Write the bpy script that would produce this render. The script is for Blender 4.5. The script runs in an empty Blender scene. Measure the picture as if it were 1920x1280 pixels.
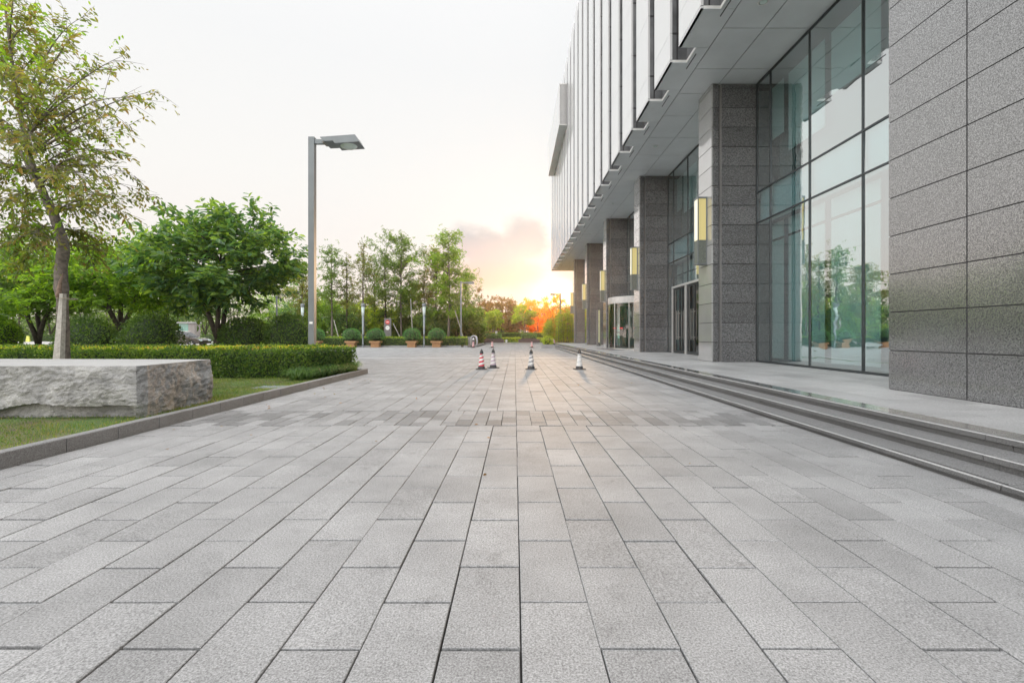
import bpy, math, random
import numpy as np
from mathutils import Vector

random.seed(7)
RNG = np.random.default_rng(11)
S = bpy.context.scene
COL = S.collection
CAMZ = 1.17
F = 857.0

def at(px, py, Y):
    """a point of the place from its bearing and its distance Y in front of the viewpoint"""
    return Vector(((px - 965.0) * Y / F, Y, CAMZ - (py - 628.0) * Y / F))
def gx(px, Y):
    return (px - 965.0) * Y / F

# ------------------------------------------------------------------ materials
def new_mat(name):
    m = bpy.data.materials.new(name); m.use_nodes = True
    nt = m.node_tree; nt.nodes.clear()
    out = nt.nodes.new('ShaderNodeOutputMaterial')
    return m, nt, out
def N(nt, t, **kw):
    n = nt.nodes.new(t)
    for k, v in kw.items():
        if k.startswith('i_'):
            n.inputs[k[2:].replace('_', ' ')].default_value = v
        else:
            setattr(n, k, v)
    return n
def L(nt, a, b): nt.links.new(a, b)
def ramp(nt, src, stops, interp='LINEAR'):
    r = nt.nodes.new('ShaderNodeValToRGB'); r.color_ramp.interpolation = interp
    e = r.color_ramp.elements
    while len(e) < len(stops): e.new(0.5)
    for el, (p, c) in zip(e, stops):
        el.position = p; el.color = (c[0], c[1], c[2], 1)
    if src is not None: nt.links.new(src, r.inputs[0])
    return r
def g3(v): return (v, v, v)
def mixc(nt, fac, a, b, blend='MIX'):
    m = nt.nodes.new('ShaderNodeMix'); m.data_type = 'RGBA'; m.blend_type = blend
    for inp, v in ((m.inputs[0], fac), (m.inputs[6], a), (m.inputs[7], b)):
        if hasattr(v, 'links') or isinstance(v, bpy.types.NodeSocket): nt.links.new(v, inp)
        elif isinstance(v, (int, float)): inp.default_value = v if inp.type == 'VALUE' else (v, v, v, 1)
        else: inp.default_value = (v[0], v[1], v[2], 1)
    return m.outputs[2]
def plain(name, col, rough=0.5, metal=0.0, spec=0.5, noise=0.12, nscale=6.0, bump=0.0, bscale=60, coat=0.0):
    m, nt, out = new_mat(name)
    p = N(nt, 'ShaderNodeBsdfPrincipled')
    tc = N(nt, 'ShaderNodeTexCoord')
    n = N(nt, 'ShaderNodeTexNoise'); n.inputs['Scale'].default_value = nscale; n.inputs['Detail'].default_value = 6
    L(nt, tc.outputs['Object'], n.inputs['Vector'])
    lo = tuple(c * (1 - noise) for c in col); hi = tuple(min(1, c * (1 + noise)) for c in col)
    r = ramp(nt, n.outputs['Fac'], [(0.3, lo), (0.7, hi)])
    L(nt, r.outputs[0], p.inputs['Base Color'])
    p.inputs['Roughness'].default_value = rough; p.inputs['Metallic'].default_value = metal
    p.inputs['Specular IOR Level'].default_value = spec; p.inputs['Coat Weight'].default_value = coat
    if bump:
        n2 = N(nt, 'ShaderNodeTexNoise'); n2.inputs['Scale'].default_value = bscale; n2.inputs['Detail'].default_value = 5
        L(nt, tc.outputs['Object'], n2.inputs['Vector'])
        b = N(nt, 'ShaderNodeBump'); b.inputs['Strength'].default_value = bump; b.inputs['Distance'].default_value = 0.01
        L(nt, n2.outputs['Fac'], b.inputs['Height']); L(nt, b.outputs[0], p.inputs['Normal'])
    L(nt, p.outputs[0], out.inputs[0]); return m
def stone(name, lo, hi, rough=0.35, spec=0.5, speck=160, island=0.12, stain=0.12, bump=0.15, mirror=0.0, tint=(1, 1, 1), dots=0.0, stainscale=0.7, mk=1.5, mr=.13):
    """granite: fine speckle + slab to slab change + broad weathering"""
    m, nt, out = new_mat(name)
    p = N(nt, 'ShaderNodeBsdfPrincipled'); geo = N(nt, 'ShaderNodeNewGeometry')
    tc = N(nt, 'ShaderNodeTexCoord')
    n = N(nt, 'ShaderNodeTexNoise'); n.inputs['Scale'].default_value = speck; n.inputs['Detail'].default_value = 3; n.inputs['Roughness'].default_value = 0.8
    L(nt, tc.outputs['Object'], n.inputs['Vector'])
    t = lambda v: tuple(v * k for k in tint)
    r = ramp(nt, n.outputs['Fac'], [(0.34, t(lo)), (0.5, t((lo + hi) / 2)), (0.66, t(hi))])
    c = r.outputs[0]
    i = ramp(nt, geo.outputs['Random Per Island'], [(0, g3(1 - island)), (1, g3(1 + island * 0.6))])
    c = mixc(nt, 1.0, c, i.outputs[0], 'MULTIPLY')
    s = N(nt, 'ShaderNodeTexNoise'); s.inputs['Scale'].default_value = stainscale; s.inputs['Detail'].default_value = 7; s.inputs['Roughness'].default_value = 0.65
    L(nt, tc.outputs['Object'], s.inputs['Vector'])
    sr = ramp(nt, s.outputs['Fac'], [(0.3, g3(1 - stain)), (0.65, g3(1.0 + stain * .3))])
    c = mixc(nt, 1.0, c, sr.outputs[0], 'MULTIPLY')
    if dots:
        gv = N(nt, 'ShaderNodeTexVoronoi'); gv.inputs['Scale'].default_value = 1.5; gv.inputs['Randomness'].default_value = 1.0; L(nt, tc.outputs['Object'], gv.inputs['Vector'])
        gr_ = ramp(nt, gv.outputs['Distance'], [(0.018, g3(.62)), (0.034, g3(1))]); c = mixc(nt, 1.0, c, gr_.outputs[0], 'MULTIPLY')
        st2 = N(nt, 'ShaderNodeTexNoise'); st2.inputs['Scale'].default_value = 3.6; st2.inputs['Detail'].default_value = 9; st2.inputs['Roughness'].default_value = .7; L(nt, tc.outputs['Object'], st2.inputs['Vector'])
        sr2 = ramp(nt, st2.outputs['Fac'], [(0.28, g3(.74)), (0.42, g3(1))]); c = mixc(nt, 1.0, c, sr2.outputs[0], 'MULTIPLY')
        v = N(nt, 'ShaderNodeTexVoronoi'); v.inputs['Scale'].default_value = 26; L(nt, tc.outputs['Object'], v.inputs['Vector'])
        vr = ramp(nt, v.outputs['Distance'], [(0.06, g3(1 - dots)), (0.14, g3(1))])
        c = mixc(nt, 1.0, c, vr.outputs[0], 'MULTIPLY')
    L(nt, c, p.inputs['Base Color'])
    p.inputs['Roughness'].default_value = rough; p.inputs['Specular IOR Level'].default_value = spec
    b = N(nt, 'ShaderNodeBump'); b.inputs['Strength'].default_value = bump; b.inputs['Distance'].default_value = 0.004
    L(nt, n.outputs['Fac'], b.inputs['Height']); L(nt, b.outputs[0], p.inputs['Normal'])
    if mirror:
        g = N(nt, 'ShaderNodeBsdfGlossy'); g.inputs['Roughness'].default_value = mr; g.inputs['Color'].default_value = (1, 1, 1, 1)
        fr = N(nt, 'ShaderNodeFresnel'); fr.inputs[0].default_value = 1.55
        ma = N(nt, 'ShaderNodeMath', operation='MULTIPLY_ADD'); ma.inputs[1].default_value = mk; ma.inputs[2].default_value = mirror; ma.use_clamp = True
        L(nt, fr.outputs[0], ma.inputs[0])
        sm = N(nt, 'ShaderNodeMapRange'); sm.inputs[1].default_value = .36; sm.inputs[2].default_value = .64; sm.inputs[3].default_value = .45; sm.inputs[4].default_value = 1.5
        L(nt, n.outputs['Fac'], sm.inputs[0]); mm = N(nt, 'ShaderNodeMath', operation='MULTIPLY'); mm.use_clamp = True; L(nt, ma.outputs[0], mm.inputs[0]); L(nt, sm.outputs[0], mm.inputs[1])
        mx = N(nt, 'ShaderNodeMixShader'); L(nt, mm.outputs[0], mx.inputs[0]); L(nt, p.outputs[0], mx.inputs[1]); L(nt, g.outputs[0], mx.inputs[2])
        L(nt, mx.outputs[0], out.inputs[0])
    else:
        L(nt, p.outputs[0], out.inputs[0])
    return m
def leafm(name, cols, trans=0.4, tcol=(1.3, 1.25, 0.5), rough=0.45):
    m, nt, out = new_mat(name)
    geo = N(nt, 'ShaderNodeNewGeometry')
    st = [(i / (len(cols) - 1), c) for i, c in enumerate(cols)]
    r = ramp(nt, geo.outputs['Random Per Island'], st)
    tc = N(nt, 'ShaderNodeTexCoord'); n = N(nt, 'ShaderNodeTexNoise'); n.inputs['Scale'].default_value = 0.9; n.inputs['Detail'].default_value = 3
    L(nt, tc.outputs['Object'], n.inputs['Vector'])
    nr = ramp(nt, n.outputs['Fac'], [(0.35, (0.72, 0.78, 0.8)), (0.65, (1.22, 1.16, 0.95))])
    c = mixc(nt, 1.0, r.outputs[0], nr.outputs[0], 'MULTIPLY')
    p = N(nt, 'ShaderNodeBsdfPrincipled'); p.inputs['Roughness'].default_value = rough; p.inputs['Specular IOR Level'].default_value = 0.4
    L(nt, c, p.inputs['Base Color'])
    t = N(nt, 'ShaderNodeBsdfTranslucent'); c2 = mixc(nt, 1.0, c, tcol, 'MULTIPLY'); 
    c3 = mixc(nt, 1.0, c2, (2.2, 2.2, 2.2), 'MULTIPLY'); L(nt, c3, t.inputs['Color'])
    mx = N(nt, 'ShaderNodeMixShader'); mx.inputs[0].default_value = trans
    L(nt, p.outputs[0], mx.inputs[1]); L(nt, t.outputs[0], mx.inputs[2]); L(nt, mx.outputs[0], out.inputs[0]); return m
def glassm(name, tint, base=0.16, k=1.6, wav=0.03, refl=(1, 1, 1)):
    m, nt, out = new_mat(name)
    t = N(nt, 'ShaderNodeBsdfTransparent'); t.inputs[0].default_value = (*tint, 1)
    g = N(nt, 'ShaderNodeBsdfGlossy'); g.inputs['Roughness'].default_value = 0.0; g.inputs['Color'].default_value = (*refl, 1)
    tc = N(nt, 'ShaderNodeTexCoord'); mp = N(nt, 'ShaderNodeMapping'); mp.inputs['Scale'].default_value = (1, 0.35, 1.6)
    L(nt, tc.outputs['Object'], mp.inputs[0])
    n = N(nt, 'ShaderNodeTexNoise'); n.inputs['Scale'].default_value = 1.6; n.inputs['Detail'].default_value = 2; L(nt, mp.outputs[0], n.inputs['Vector'])
    b = N(nt, 'ShaderNodeBump'); b.inputs['Strength'].default_value = wav; b.inputs['Distance'].default_value = 0.12
    L(nt, n.outputs['Fac'], b.inputs['Height']); L(nt, b.outputs[0], g.inputs['Normal'])
    fr = N(nt, 'ShaderNodeFresnel'); fr.inputs[0].default_value = 1.5
    ma = N(nt, 'ShaderNodeMath', operation='MULTIPLY_ADD'); ma.inputs[1].default_value = k; ma.inputs[2].default_value = base; ma.use_clamp = True
    L(nt, fr.outputs[0], ma.inputs[0])
    mx = N(nt, 'ShaderNodeMixShader'); L(nt, ma.outputs[0], mx.inputs[0]); L(nt, t.outputs[0], mx.inputs[1]); L(nt, g.outputs[0], mx.inputs[2])
    L(nt, mx.outputs[0], out.inputs[0]); return m
def glow(name, col, emi, strength):
    m, nt, out = new_mat(name)
    p = N(nt, 'ShaderNodeBsdfPrincipled'); p.inputs['Base Color'].default_value = (*col, 1); p.inputs['Roughness'].default_value = 0.35
    p.inputs['Emission Color'].default_value = (*emi, 1); p.inputs['Emission Strength'].default_value = strength
    L(nt, p.outputs[0], out.inputs[0]); return m

M = {}
M['paver'] = stone('paving_stone', 0.145, 0.41, rough=0.75, spec=0.15, speck=120, island=0.10, stain=0.24, bump=0.06, stainscale=1.3, dots=0.3)
M['paver_band'] = stone('band_paving_stone', 0.12, 0.36, rough=0.75, spec=0.15, speck=95, island=0.34, stain=0.15, bump=0.25)
M['paver_light'] = stone('light_band_stone', 0.25, 0.45, rough=0.75, spec=0.15, speck=110, island=0.05, stain=0.12)
M['joint'] = plain('joint_dirt', (0.02, 0.019, 0.018), 0.95, noise=0.4, nscale=9)
M['terrace'] = stone('terrace_stone', 0.23, 0.44, rough=0.5, spec=0.3, speck=60, island=0.16, stain=0.25)
M['terrace_dark'] = stone('polished_dark_edge_stone', 0.10, 0.24, rough=0.25, speck=200, island=0.08, stain=0.1, mirror=0.02)
M['step'] = stone('step_granite', 0.06, 0.20, rough=0.45, speck=130, island=0.14, stain=0.25)
M['kerb'] = stone('kerb_granite', 0.09, 0.29, rough=0.7, speck=120, island=0.12, stain=0.22)
M['wall'] = stone('polished_grey_granite', 0.0, 0.13, rough=0.5, speck=66, island=0.16, stain=0.16, bump=0.0, tint=(.96, .99, 1.04), mirror=0.17, stainscale=0.9)
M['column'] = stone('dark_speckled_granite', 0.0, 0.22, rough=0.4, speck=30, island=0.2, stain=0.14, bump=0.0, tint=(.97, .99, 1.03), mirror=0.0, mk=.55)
M['column_lit_side'] = stone('polished_pillar_lit_side', 0.20, 0.46, rough=0.4, speck=45, island=0.12, stain=0.14, bump=0.0, mirror=0.05, mk=1.9, mr=.08)  # same pillar granite, side light painted in as a paler tone
M['seam'] = plain('dark_seam', (0.03, 0.03, 0.032), 0.8)
M['soffit'] = plain('grey_aluminium_soffit', (0.60, 0.625, 0.65), 0.45, 0.1, noise=0.05, nscale=1.5)
M['facade'] = plain('white_glazed_facade', (0.59, 0.60, 0.615), 0.06, 0.0, spec=0.7, noise=0.015, nscale=0.4)
M['trim_white'] = plain('white_trim', (0.66, 0.66, 0.66), 0.3, noise=0.04)
M['slot'] = plain('dark_slot_glazing', (0.16, 0.165, 0.175), 0.12, 0.0, spec=0.8, noise=0.35, nscale=1.3)
M['slotbar'] = plain('slot_bar_metal', (0.05, 0.05, 0.055), 0.4, 0.5)
M['mullion'] = plain('dark_anodised_mullion', (0.07, 0.08, 0.085), 0.35, 0.6)
M['glass'] = glassm('tinted_curtain_glass', (0.74, 0.99, 1.0), 0.49, 1.5, refl=(.96, 1.0, 1.0))
M['spandrel'] = plain('pale_spandrel_board', (0.66, 0.80, 0.84), 0.5, noise=0.02, nscale=.5)
M['blind'] = plain('pale_roller_blind', (0.88, 0.97, 0.98), 0.8, noise=0.03, nscale=0.6)
M['inner'] = plain('interior_plaster', (0.42, 0.52, 0.55), 0.8)
M['fill_sheet_dark'] = plain('grey_green_fill_sheet', (0.20, 0.28, 0.28), 0.8, noise=.05)
M['fill_sheet'] = plain('blue_grey_fill_sheet', (0.42, 0.54, 0.60), 0.8, noise=.05)
M['innerdark'] = plain('interior_dark_panel', (0.05, 0.065, 0.07), 0.6)
M['doorglass'] = glassm('dark_door_glass', (0.30, 0.38, 0.38), 0.06, 1.0, 0.01)
M['steel'] = plain('brushed_steel', (0.55, 0.55, 0.54), 0.3, 0.9, noise=0.08)
M['palesteel'] = plain('pale_door_frame_steel', (0.62, 0.62, 0.61), 0.35, 0.5, noise=0.06)
M['lamp_grey'] = plain('lamp_grey_paint', (0.16, 0.18, 0.19), 0.4, 0.3, noise=0.06, nscale=3)
M['lamp_lens'] = plain('frosted_lamp_lens', (0.62, 0.72, 0.70), 0.12, noise=0.05)
M['lantern_y'] = glow('yellow_lantern_glass', (0.62, 0.54, 0.24), (1.0, 0.80, 0.30), 0.16)
M['lantern_w'] = glow('white_lantern_glass', (0.85, 0.82, 0.66), (1.0, 0.9, 0.6), 0.3)
M['lantern_mesh'] = plain('perforated_lantern_metal', (0.15, 0.17, 0.15), 0.5, 0.4, noise=0.6, nscale=60)
M['bark'] = plain('grey_brown_bark', (0.13, 0.11, 0.095), 0.9, noise=0.45, nscale=14, bump=0.9, bscale=30)
M['barkdark'] = plain('dark_bark', (0.055, 0.045, 0.035), 0.9, noise=0.4, nscale=12, bump=0.7, bscale=30)
M['barkpale'] = plain('pale_bark', (0.26, 0.23, 0.18), 0.9, noise=0.3, nscale=12)
M['wood_stake'] = plain('weathered_stake', (0.36, 0.34, 0.31), 0.85, noise=0.25, nscale=18, bump=0.4)
M['planter_wood'] = plain('orange_brown_planter_wood', (0.42, 0.23, 0.11), 0.7, noise=0.2, nscale=12)
M['cone_rubber'] = plain('black_rubber', (0.035, 0.036, 0.04), 0.7, noise=0.2)
M['cone_white'] = plain('reflective_white_sleeve', (0.66, 0.65, 0.64), 0.4, noise=0.06, nscale=20)
M['cone_red'] = plain('red_stripe', (0.52, 0.02, 0.05), 0.45, noise=0.1, nscale=20)
M['cone_pink'] = plain('faded_pink_stripe', (0.46, 0.36, 0.42), 0.5, noise=0.1, nscale=20)
M['cone_grey'] = plain('worn_grey_stripe', (0.27, 0.27, 0.28), 0.5, noise=0.25, nscale=25)
M['cone_pale'] = plain('faded_pale_stripe', (0.56, 0.56, 0.56), 0.5, noise=0.25, nscale=25)
M['concrete'] = plain('grey_concrete', (0.30, 0.30, 0.30), 0.8, noise=0.12, nscale=4)
M['brownstone'] = plain('dark_brown_cladding', (0.085, 0.055, 0.06), 0.5, noise=0.15)
M['signgrey'] = plain('dark_sign_panel', (0.14, 0.13, 0.135), 0.5, noise=0.06)
M['signred'] = plain('sign_red', (0.60, 0.05, 0.05), 0.4, noise=0.05)
M['signwhite'] = plain('sign_white', (0.82, 0.82, 0.80), 0.4, noise=0.03)
M['black'] = plain('black_paint', (0.02, 0.02, 0.02), 0.4)
M['carpaint'] = plain('dark_brown_car_paint', (0.045, 0.036, 0.034), 0.15, 0.3, noise=0.03, coat=1.0)
M['carglass'] = plain('dark_car_window', (0.02, 0.025, 0.03), 0.03, spec=1.0, noise=0.02)
M['tyre'] = plain('tyre_rubber', (0.02, 0.02, 0.02), 0.8)
M['asphalt'] = plain('pale_asphalt', (0.33, 0.32, 0.31), 0.85, noise=0.1, nscale=0.8)
M['soil'] = plain('dark_soil', (0.07, 0.055, 0.04), 0.95, noise=0.4, nscale=5, bump=0.5)
M['boothwall'] = plain('booth_panel', (0.22, 0.20, 0.19), 0.6)
M['boothglass'] = plain('green_booth_glass', (0.10, 0.26, 0.22), 0.08, spec=0.9)
M['plate'] = plain('blue_grey_cover_plate', (0.16, 0.19, 0.19), 0.7)
# foliage
M['lf_brown'] = leafm('olive_brown_leaves', [(0.07, 0.10, 0.025), (0.11, 0.15, 0.03), (0.16, 0.17, 0.04), (0.16, 0.11, 0.05)], 0.42)
M['lf_mid'] = leafm('mid_green_leaves', [(0.05, 0.10, 0.022), (0.085, 0.155, 0.03), (0.13, 0.20, 0.035)], 0.45)
M['lf_bright'] = leafm('bright_green_leaves', [(0.07, 0.14, 0.02), (0.13, 0.23, 0.025), (0.20, 0.30, 0.035)], 0.5)
M['lf_blue'] = leafm('glossy_blue_green_leaves', [(0.05, 0.11, 0.055), (0.07, 0.15, 0.075), (0.12, 0.20, 0.06), (0.19, 0.28, 0.06)], 0.4, rough=0.3)
M['lf_dark'] = leafm('dark_green_leaves', [(0.038, 0.08, 0.022), (0.07, 0.13, 0.03), (0.13, 0.20, 0.04)], 0.36)
M['lf_box'] = leafm('boxwood_leaves', [(0.045, 0.128, 0.045), (0.075, 0.195, 0.068), (0.112, 0.255, 0.09)], 0.3)
M['lf_hedge'] = leafm('privet_leaves', [(0.035, 0.08, 0.02), (0.06, 0.125, 0.028), (0.10, 0.17, 0.035), (0.16, 0.22, 0.05)], 0.38, rough=0.35)
M['lf_shoot'] = leafm('yellow_orange_new_shoots', [(0.13, 0.22, 0.03), (0.22, 0.30, 0.04), (0.33, 0.34, 0.05), (0.36, 0.20, 0.06)], 0.4)
M['lf_yelgreen'] = leafm('yellow_green_leaves', [(0.144, 0.228, 0.024), (0.24, 0.324, 0.03), (0.36, 0.396, 0.036)], 0.5)
M['lf_yellow'] = leafm('golden_leaves', [(0.22, 0.19, 0.02), (0.40, 0.26, 0.02), (0.46, 0.22, 0.02)], 0.5)
M['lf_sunglow'] = leafm('sunset_glow_leaves', [(0.45, 0.22, 0.012), (0.66, 0.36, 0.02), (0.75, 0.48, 0.04)], 0.5, tcol=(1.3, 1.0, 0.5))  # sunset glow put into the leaf colour of the trees below the sun
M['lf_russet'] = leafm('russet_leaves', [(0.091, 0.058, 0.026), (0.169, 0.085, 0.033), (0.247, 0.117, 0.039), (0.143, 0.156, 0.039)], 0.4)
M['grassblade'] = leafm('grass_blades', [(0.06, 0.12, 0.022), (0.09, 0.17, 0.028), (0.15, 0.20, 0.045), (0.24, 0.20, 0.09)], 0.25)
M['liriope'] = leafm('strappy_blades', [(0.045, 0.10, 0.028), (0.075, 0.15, 0.038), (0.14, 0.21, 0.07)], 0.3)

# lawn soil and grass sheet
m, nt, out = new_mat('lawn_turf'); p = N(nt, 'ShaderNodeBsdfPrincipled'); tc = N(nt, 'ShaderNodeTexCoord')
a = N(nt, 'ShaderNodeTexNoise'); a.inputs['Scale'].default_value = 1.1; a.inputs['Detail'].default_value = 8; a.inputs['Roughness'].default_value = 0.7
L(nt, tc.outputs['Object'], a.inputs['Vector'])
r = ramp(nt, a.outputs['Fac'], [(0.32, (0.07, 0.05, 0.03)), (0.46, (0.10, 0.105, 0.035)), (0.58, (0.06, 0.11, 0.02)), (0.72, (0.10, 0.15, 0.03))])
b_ = N(nt, 'ShaderNodeTexNoise'); b_.inputs['Scale'].default_value = 90; L(nt, tc.outputs['Object'], b_.inputs['Vector'])
r2 = ramp(nt, b_.outputs['Fac'], [(0.3, g3(0.6)), (0.7, g3(1.25))])
L(nt, mixc(nt, 1.0, r.outputs[0], r2.outputs[0], 'MULTIPLY'), p.inputs['Base Color']); p.inputs['Roughness'].default_value = 0.95
L(nt, p.outputs[0], out.inputs[0]); M['lawn'] = m
m = plain('far_green_ground', (0.07, 0.10, 0.03), 0.95, noise=0.4, nscale=0.4); M['green'] = m
# rough hewn granite block
m, nt, out = new_mat('rough_hewn_granite'); p = N(nt, 'ShaderNodeBsdfPrincipled'); tc = N(nt, 'ShaderNodeTexCoord')
a = N(nt, 'ShaderNodeTexNoise'); a.inputs['Scale'].default_value = 3.2; a.inputs['Detail'].default_value = 12; a.inputs['Roughness'].default_value = 0.72; a.inputs['Distortion'].default_value = 0.5
L(nt, tc.outputs['Object'], a.inputs['Vector'])
r = ramp(nt, a.outputs['Fac'], [(0.3, (0.14, 0.14, 0.138)), (0.5, (0.26, 0.258, 0.252)), (0.7, (0.40, 0.395, 0.38))])
b_ = N(nt, 'ShaderNodeTexNoise'); b_.inputs['Scale'].default_value = 130; b_.inputs['Detail'].default_value = 3; L(nt, tc.outputs['Object'], b_.inputs['Vector'])
r2 = ramp(nt, b_.outputs['Fac'], [(0.35, g3(0.72)), (0.65, g3(1.2))])
L(nt, mixc(nt, 1.0, r.outputs[0], r2.outputs[0], 'MULTIPLY'), p.inputs['Base Color']); p.inputs['Roughness'].default_value = 0.85
bb = N(nt, 'ShaderNodeBump'); bb.inputs['Strength'].default_value = 0.8; bb.inputs['Distance'].default_value = 0.03; L(nt, a.outputs['Fac'], bb.inputs['Height'])
b3 = N(nt, 'ShaderNodeBump'); b3.inputs['Strength'].default_value = 0.5; b3.inputs['Distance'].default_value = 0.006; L(nt, b_.outputs['Fac'], b3.inputs['Height']); L(nt, bb.outputs[0], b3.inputs['Normal'])
L(nt, b3.outputs[0], p.inputs['Normal']); L(nt, p.outputs[0], out.inputs[0]); M['rock'] = m
# grooved tread
m, nt, out = new_mat('grooved_tread_granite'); p = N(nt, 'ShaderNodeBsdfPrincipled'); tc = N(nt, 'ShaderNodeTexCoord')
w = N(nt, 'ShaderNodeTexWave'); w.wave_type = 'BANDS'; w.bands_direction = 'X'; w.inputs['Scale'].default_value = 10.5; L(nt, tc.outputs['Object'], w.inputs['Vector'])
a = N(nt, 'ShaderNodeTexNoise'); a.inputs['Scale'].default_value = 120; a.inputs['Detail'].default_value = 3; L(nt, tc.outputs['Object'], a.inputs['Vector'])
r = ramp(nt, a.outputs['Fac'], [(0.35, g3(0.12)), (0.65, g3(0.32))]); r2 = ramp(nt, w.outputs['Fac'], [(0.25, g3(0.45)), (0.6, g3(1.0))])
L(nt, mixc(nt, 1.0, r.outputs[0], r2.outputs[0], 'MULTIPLY'), p.inputs['Base Color']); p.inputs['Roughness'].default_value = 0.6
bb = N(nt, 'ShaderNodeBump'); bb.inputs['Strength'].default_value = 0.8; bb.inputs['Distance'].default_value = 0.004; L(nt, w.outputs['Fac'], bb.inputs['Height'])
L(nt, bb.outputs[0], p.inputs['Normal']); L(nt, p.outputs[0], out.inputs[0]); M['tread'] = m

# ------------------------------------------------------------------ mesh helpers
class MB:
    def __init__(s): s.v = []; s.f = []; s.mi = []; s.cur = 0
    def add(s, vs, fs):
        o = len(s.v); s.v += [tuple(v) for v in vs]
        for f in fs: s.f.append(tuple(i + o for i in f)); s.mi.append(s.cur)
        return s
    def box(s, x0, x1, y0, y1, z0, z1):
        return s.add([(x0, y0, z0), (x1, y0, z0), (x1, y1, z0), (x0, y1, z0), (x0, y0, z1), (x1, y0, z1), (x1, y1, z1), (x0, y1, z1)],
                     [(3, 2, 1, 0), (4, 5, 6, 7), (0, 1, 5, 4), (1, 2, 6, 5), (2, 3, 7, 6), (3, 0, 4, 7)])
    def cbox(s, x0, x1, y0, y1, z0, z1, c):
        """box with chamfered upper edges"""
        return s.add([(x0, y0, z0), (x1, y0, z0), (x1, y1, z0), (x0, y1, z0),
                      (x0, y0, z1 - c), (x1, y0, z1 - c), (x1, y1, z1 - c), (x0, y1, z1 - c),
                      (x0 + c, y0 + c, z1), (x1 - c, y0 + c, z1), (x1 - c, y1 - c, z1), (x0 + c, y1 - c, z1)],
                     [(3, 2, 1, 0), (8, 9, 10, 11), (0, 1, 5, 4), (1, 2, 6, 5), (2, 3, 7, 6), (3, 0, 4, 7),
                      (4, 5, 9, 8), (5, 6, 10, 9), (6, 7, 11, 10), (7, 4, 8, 11)])
    def tube(s, path, rad, n=8, cap=True):
        path = [Vector(p) for p in path]; rings = []
        for i, p in enumerate(path):
            d = (path[min(i + 1, len(path) - 1)] - path[max(i - 1, 0)])
            if d.length < 1e-6: d = Vector((0, 0, 1))
            d.normalize(); a = d.cross(Vector((0.31, 0.95, 0.07)));
            if a.length < 0.1: a = d.cross(Vector((1, 0, 0)))
            a.normalize(); b = d.cross(a); r = rad[i] if hasattr(rad, '__len__') else rad
            rings.append([p + (a * math.cos(2 * math.pi * k / n) + b * math.sin(2 * math.pi * k / n)) * r for k in range(n)])
        vs = [v for rg in rings for v in rg]; fs = []
        for i in range(len(path) - 1):
            for k in range(n):
                k2 = (k + 1) % n; fs.append((i * n + k, i * n + k2, (i + 1) * n + k2, (i + 1) * n + k))
        if cap: fs.append(tuple(range(n - 1, -1, -1))); fs.append(tuple((len(path) - 1) * n + k for k in range(n)))
        return s.add(vs, fs)
    def lathe(s, c, prof, n=24, sq=None):
        vs = []
        for (r, z) in prof:
            for k in range(n):
                t = 2 * math.pi * k / n; vs.append((c[0] + r * math.cos(t), c[1] + r * math.sin(t), c[2] + z))
        fs = []
        for i in range(len(prof) - 1):
            for k in range(n):
                k2 = (k + 1) % n; fs.append((i * n + k, i * n + k2, (i + 1) * n + k2, (i + 1) * n + k))
        fs.append(tuple(range(n - 1, -1, -1))); fs.append(tuple((len(prof) - 1) * n + k for k in range(n)))
        return s.add(vs, fs)
    def prism(s, poly, axis, a, b):
        """poly in the two other axes, extruded from a to b along axis 0/1/2"""
        def mk(p, t):
            q = list(p); q.insert(axis, t); return q
        n = len(poly); vs = [mk(p, a) for p in poly] + [mk(p, b) for p in poly]
        fs = [tuple(range(n)), tuple(range(2 * n - 1, n - 1, -1))] + [(i, i + n, (i + 1) % n + n, (i + 1) % n) for i in range(n)]
        return s.add(vs, fs)
    def build(s, name, mats, parent=None, smooth=False, bevel=0.0, fix=False):
        me = bpy.data.meshes.new(name); me.from_pydata(s.v, [], s.f)
        if not isinstance(mats, (list, tuple)): mats = [mats]
        for mm in mats: me.materials.append(mm)
        if max(s.mi, default=0): me.polygons.foreach_set('material_index', s.mi)
        if smooth: me.polygons.foreach_set('use_smooth', [True] * len(me.polygons))
        if fix:
            import bmesh
            bm = bmesh.new(); bm.from_mesh(me); bmesh.ops.recalc_face_normals(bm, faces=bm.faces)
            if bevel: bmesh.ops.bevel(bm, geom=bm.edges[:], offset=bevel, segments=2, affect='EDGES', profile=0.5)
            bm.to_mesh(me); bm.free()
        me.update(); o = bpy.data.objects.new(name, me); COL.objects.link(o)
        if parent is not None: o.parent = parent
        return o
def npmesh(name, V, Fc, k, mat, parent=None, mi=None, smooth=False):
    """numpy mesh: V (n,3), Fc (m,k) faces all of k corners"""
    me = bpy.data.meshes.new(name); V = np.asarray(V, dtype=np.float32); Fc = np.asarray(Fc, dtype=np.int32)
    me.vertices.add(len(V)); me.vertices.foreach_set('co', V.ravel())
    me.loops.add(Fc.size); me.loops.foreach_set('vertex_index', Fc.ravel())
    me.polygons.add(len(Fc)); me.polygons.foreach_set('loop_start', np.arange(0, Fc.size, k, dtype=np.int32))
    if mi is not None: me.polygons.foreach_set('material_index', np.asarray(mi, dtype=np.int32))
    for mm in (mat if isinstance(mat, (list, tuple)) else [mat]): me.materials.append(mm)
    me.update(calc_edges=True); me.validate()
    me.polygons.foreach_set('use_smooth', [bool(smooth)] * len(me.polygons))
    o = bpy.data.objects.new(name, me); COL.objects.link(o)
    if parent is not None: o.parent = parent
    return o
def tag(o, label=None, cat=None, group=None, kind=None):
    if label: o['label'] = label
    if cat: o['category'] = cat
    if group: o['group'] = group
    if kind: o['kind'] = kind
    return o
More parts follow.
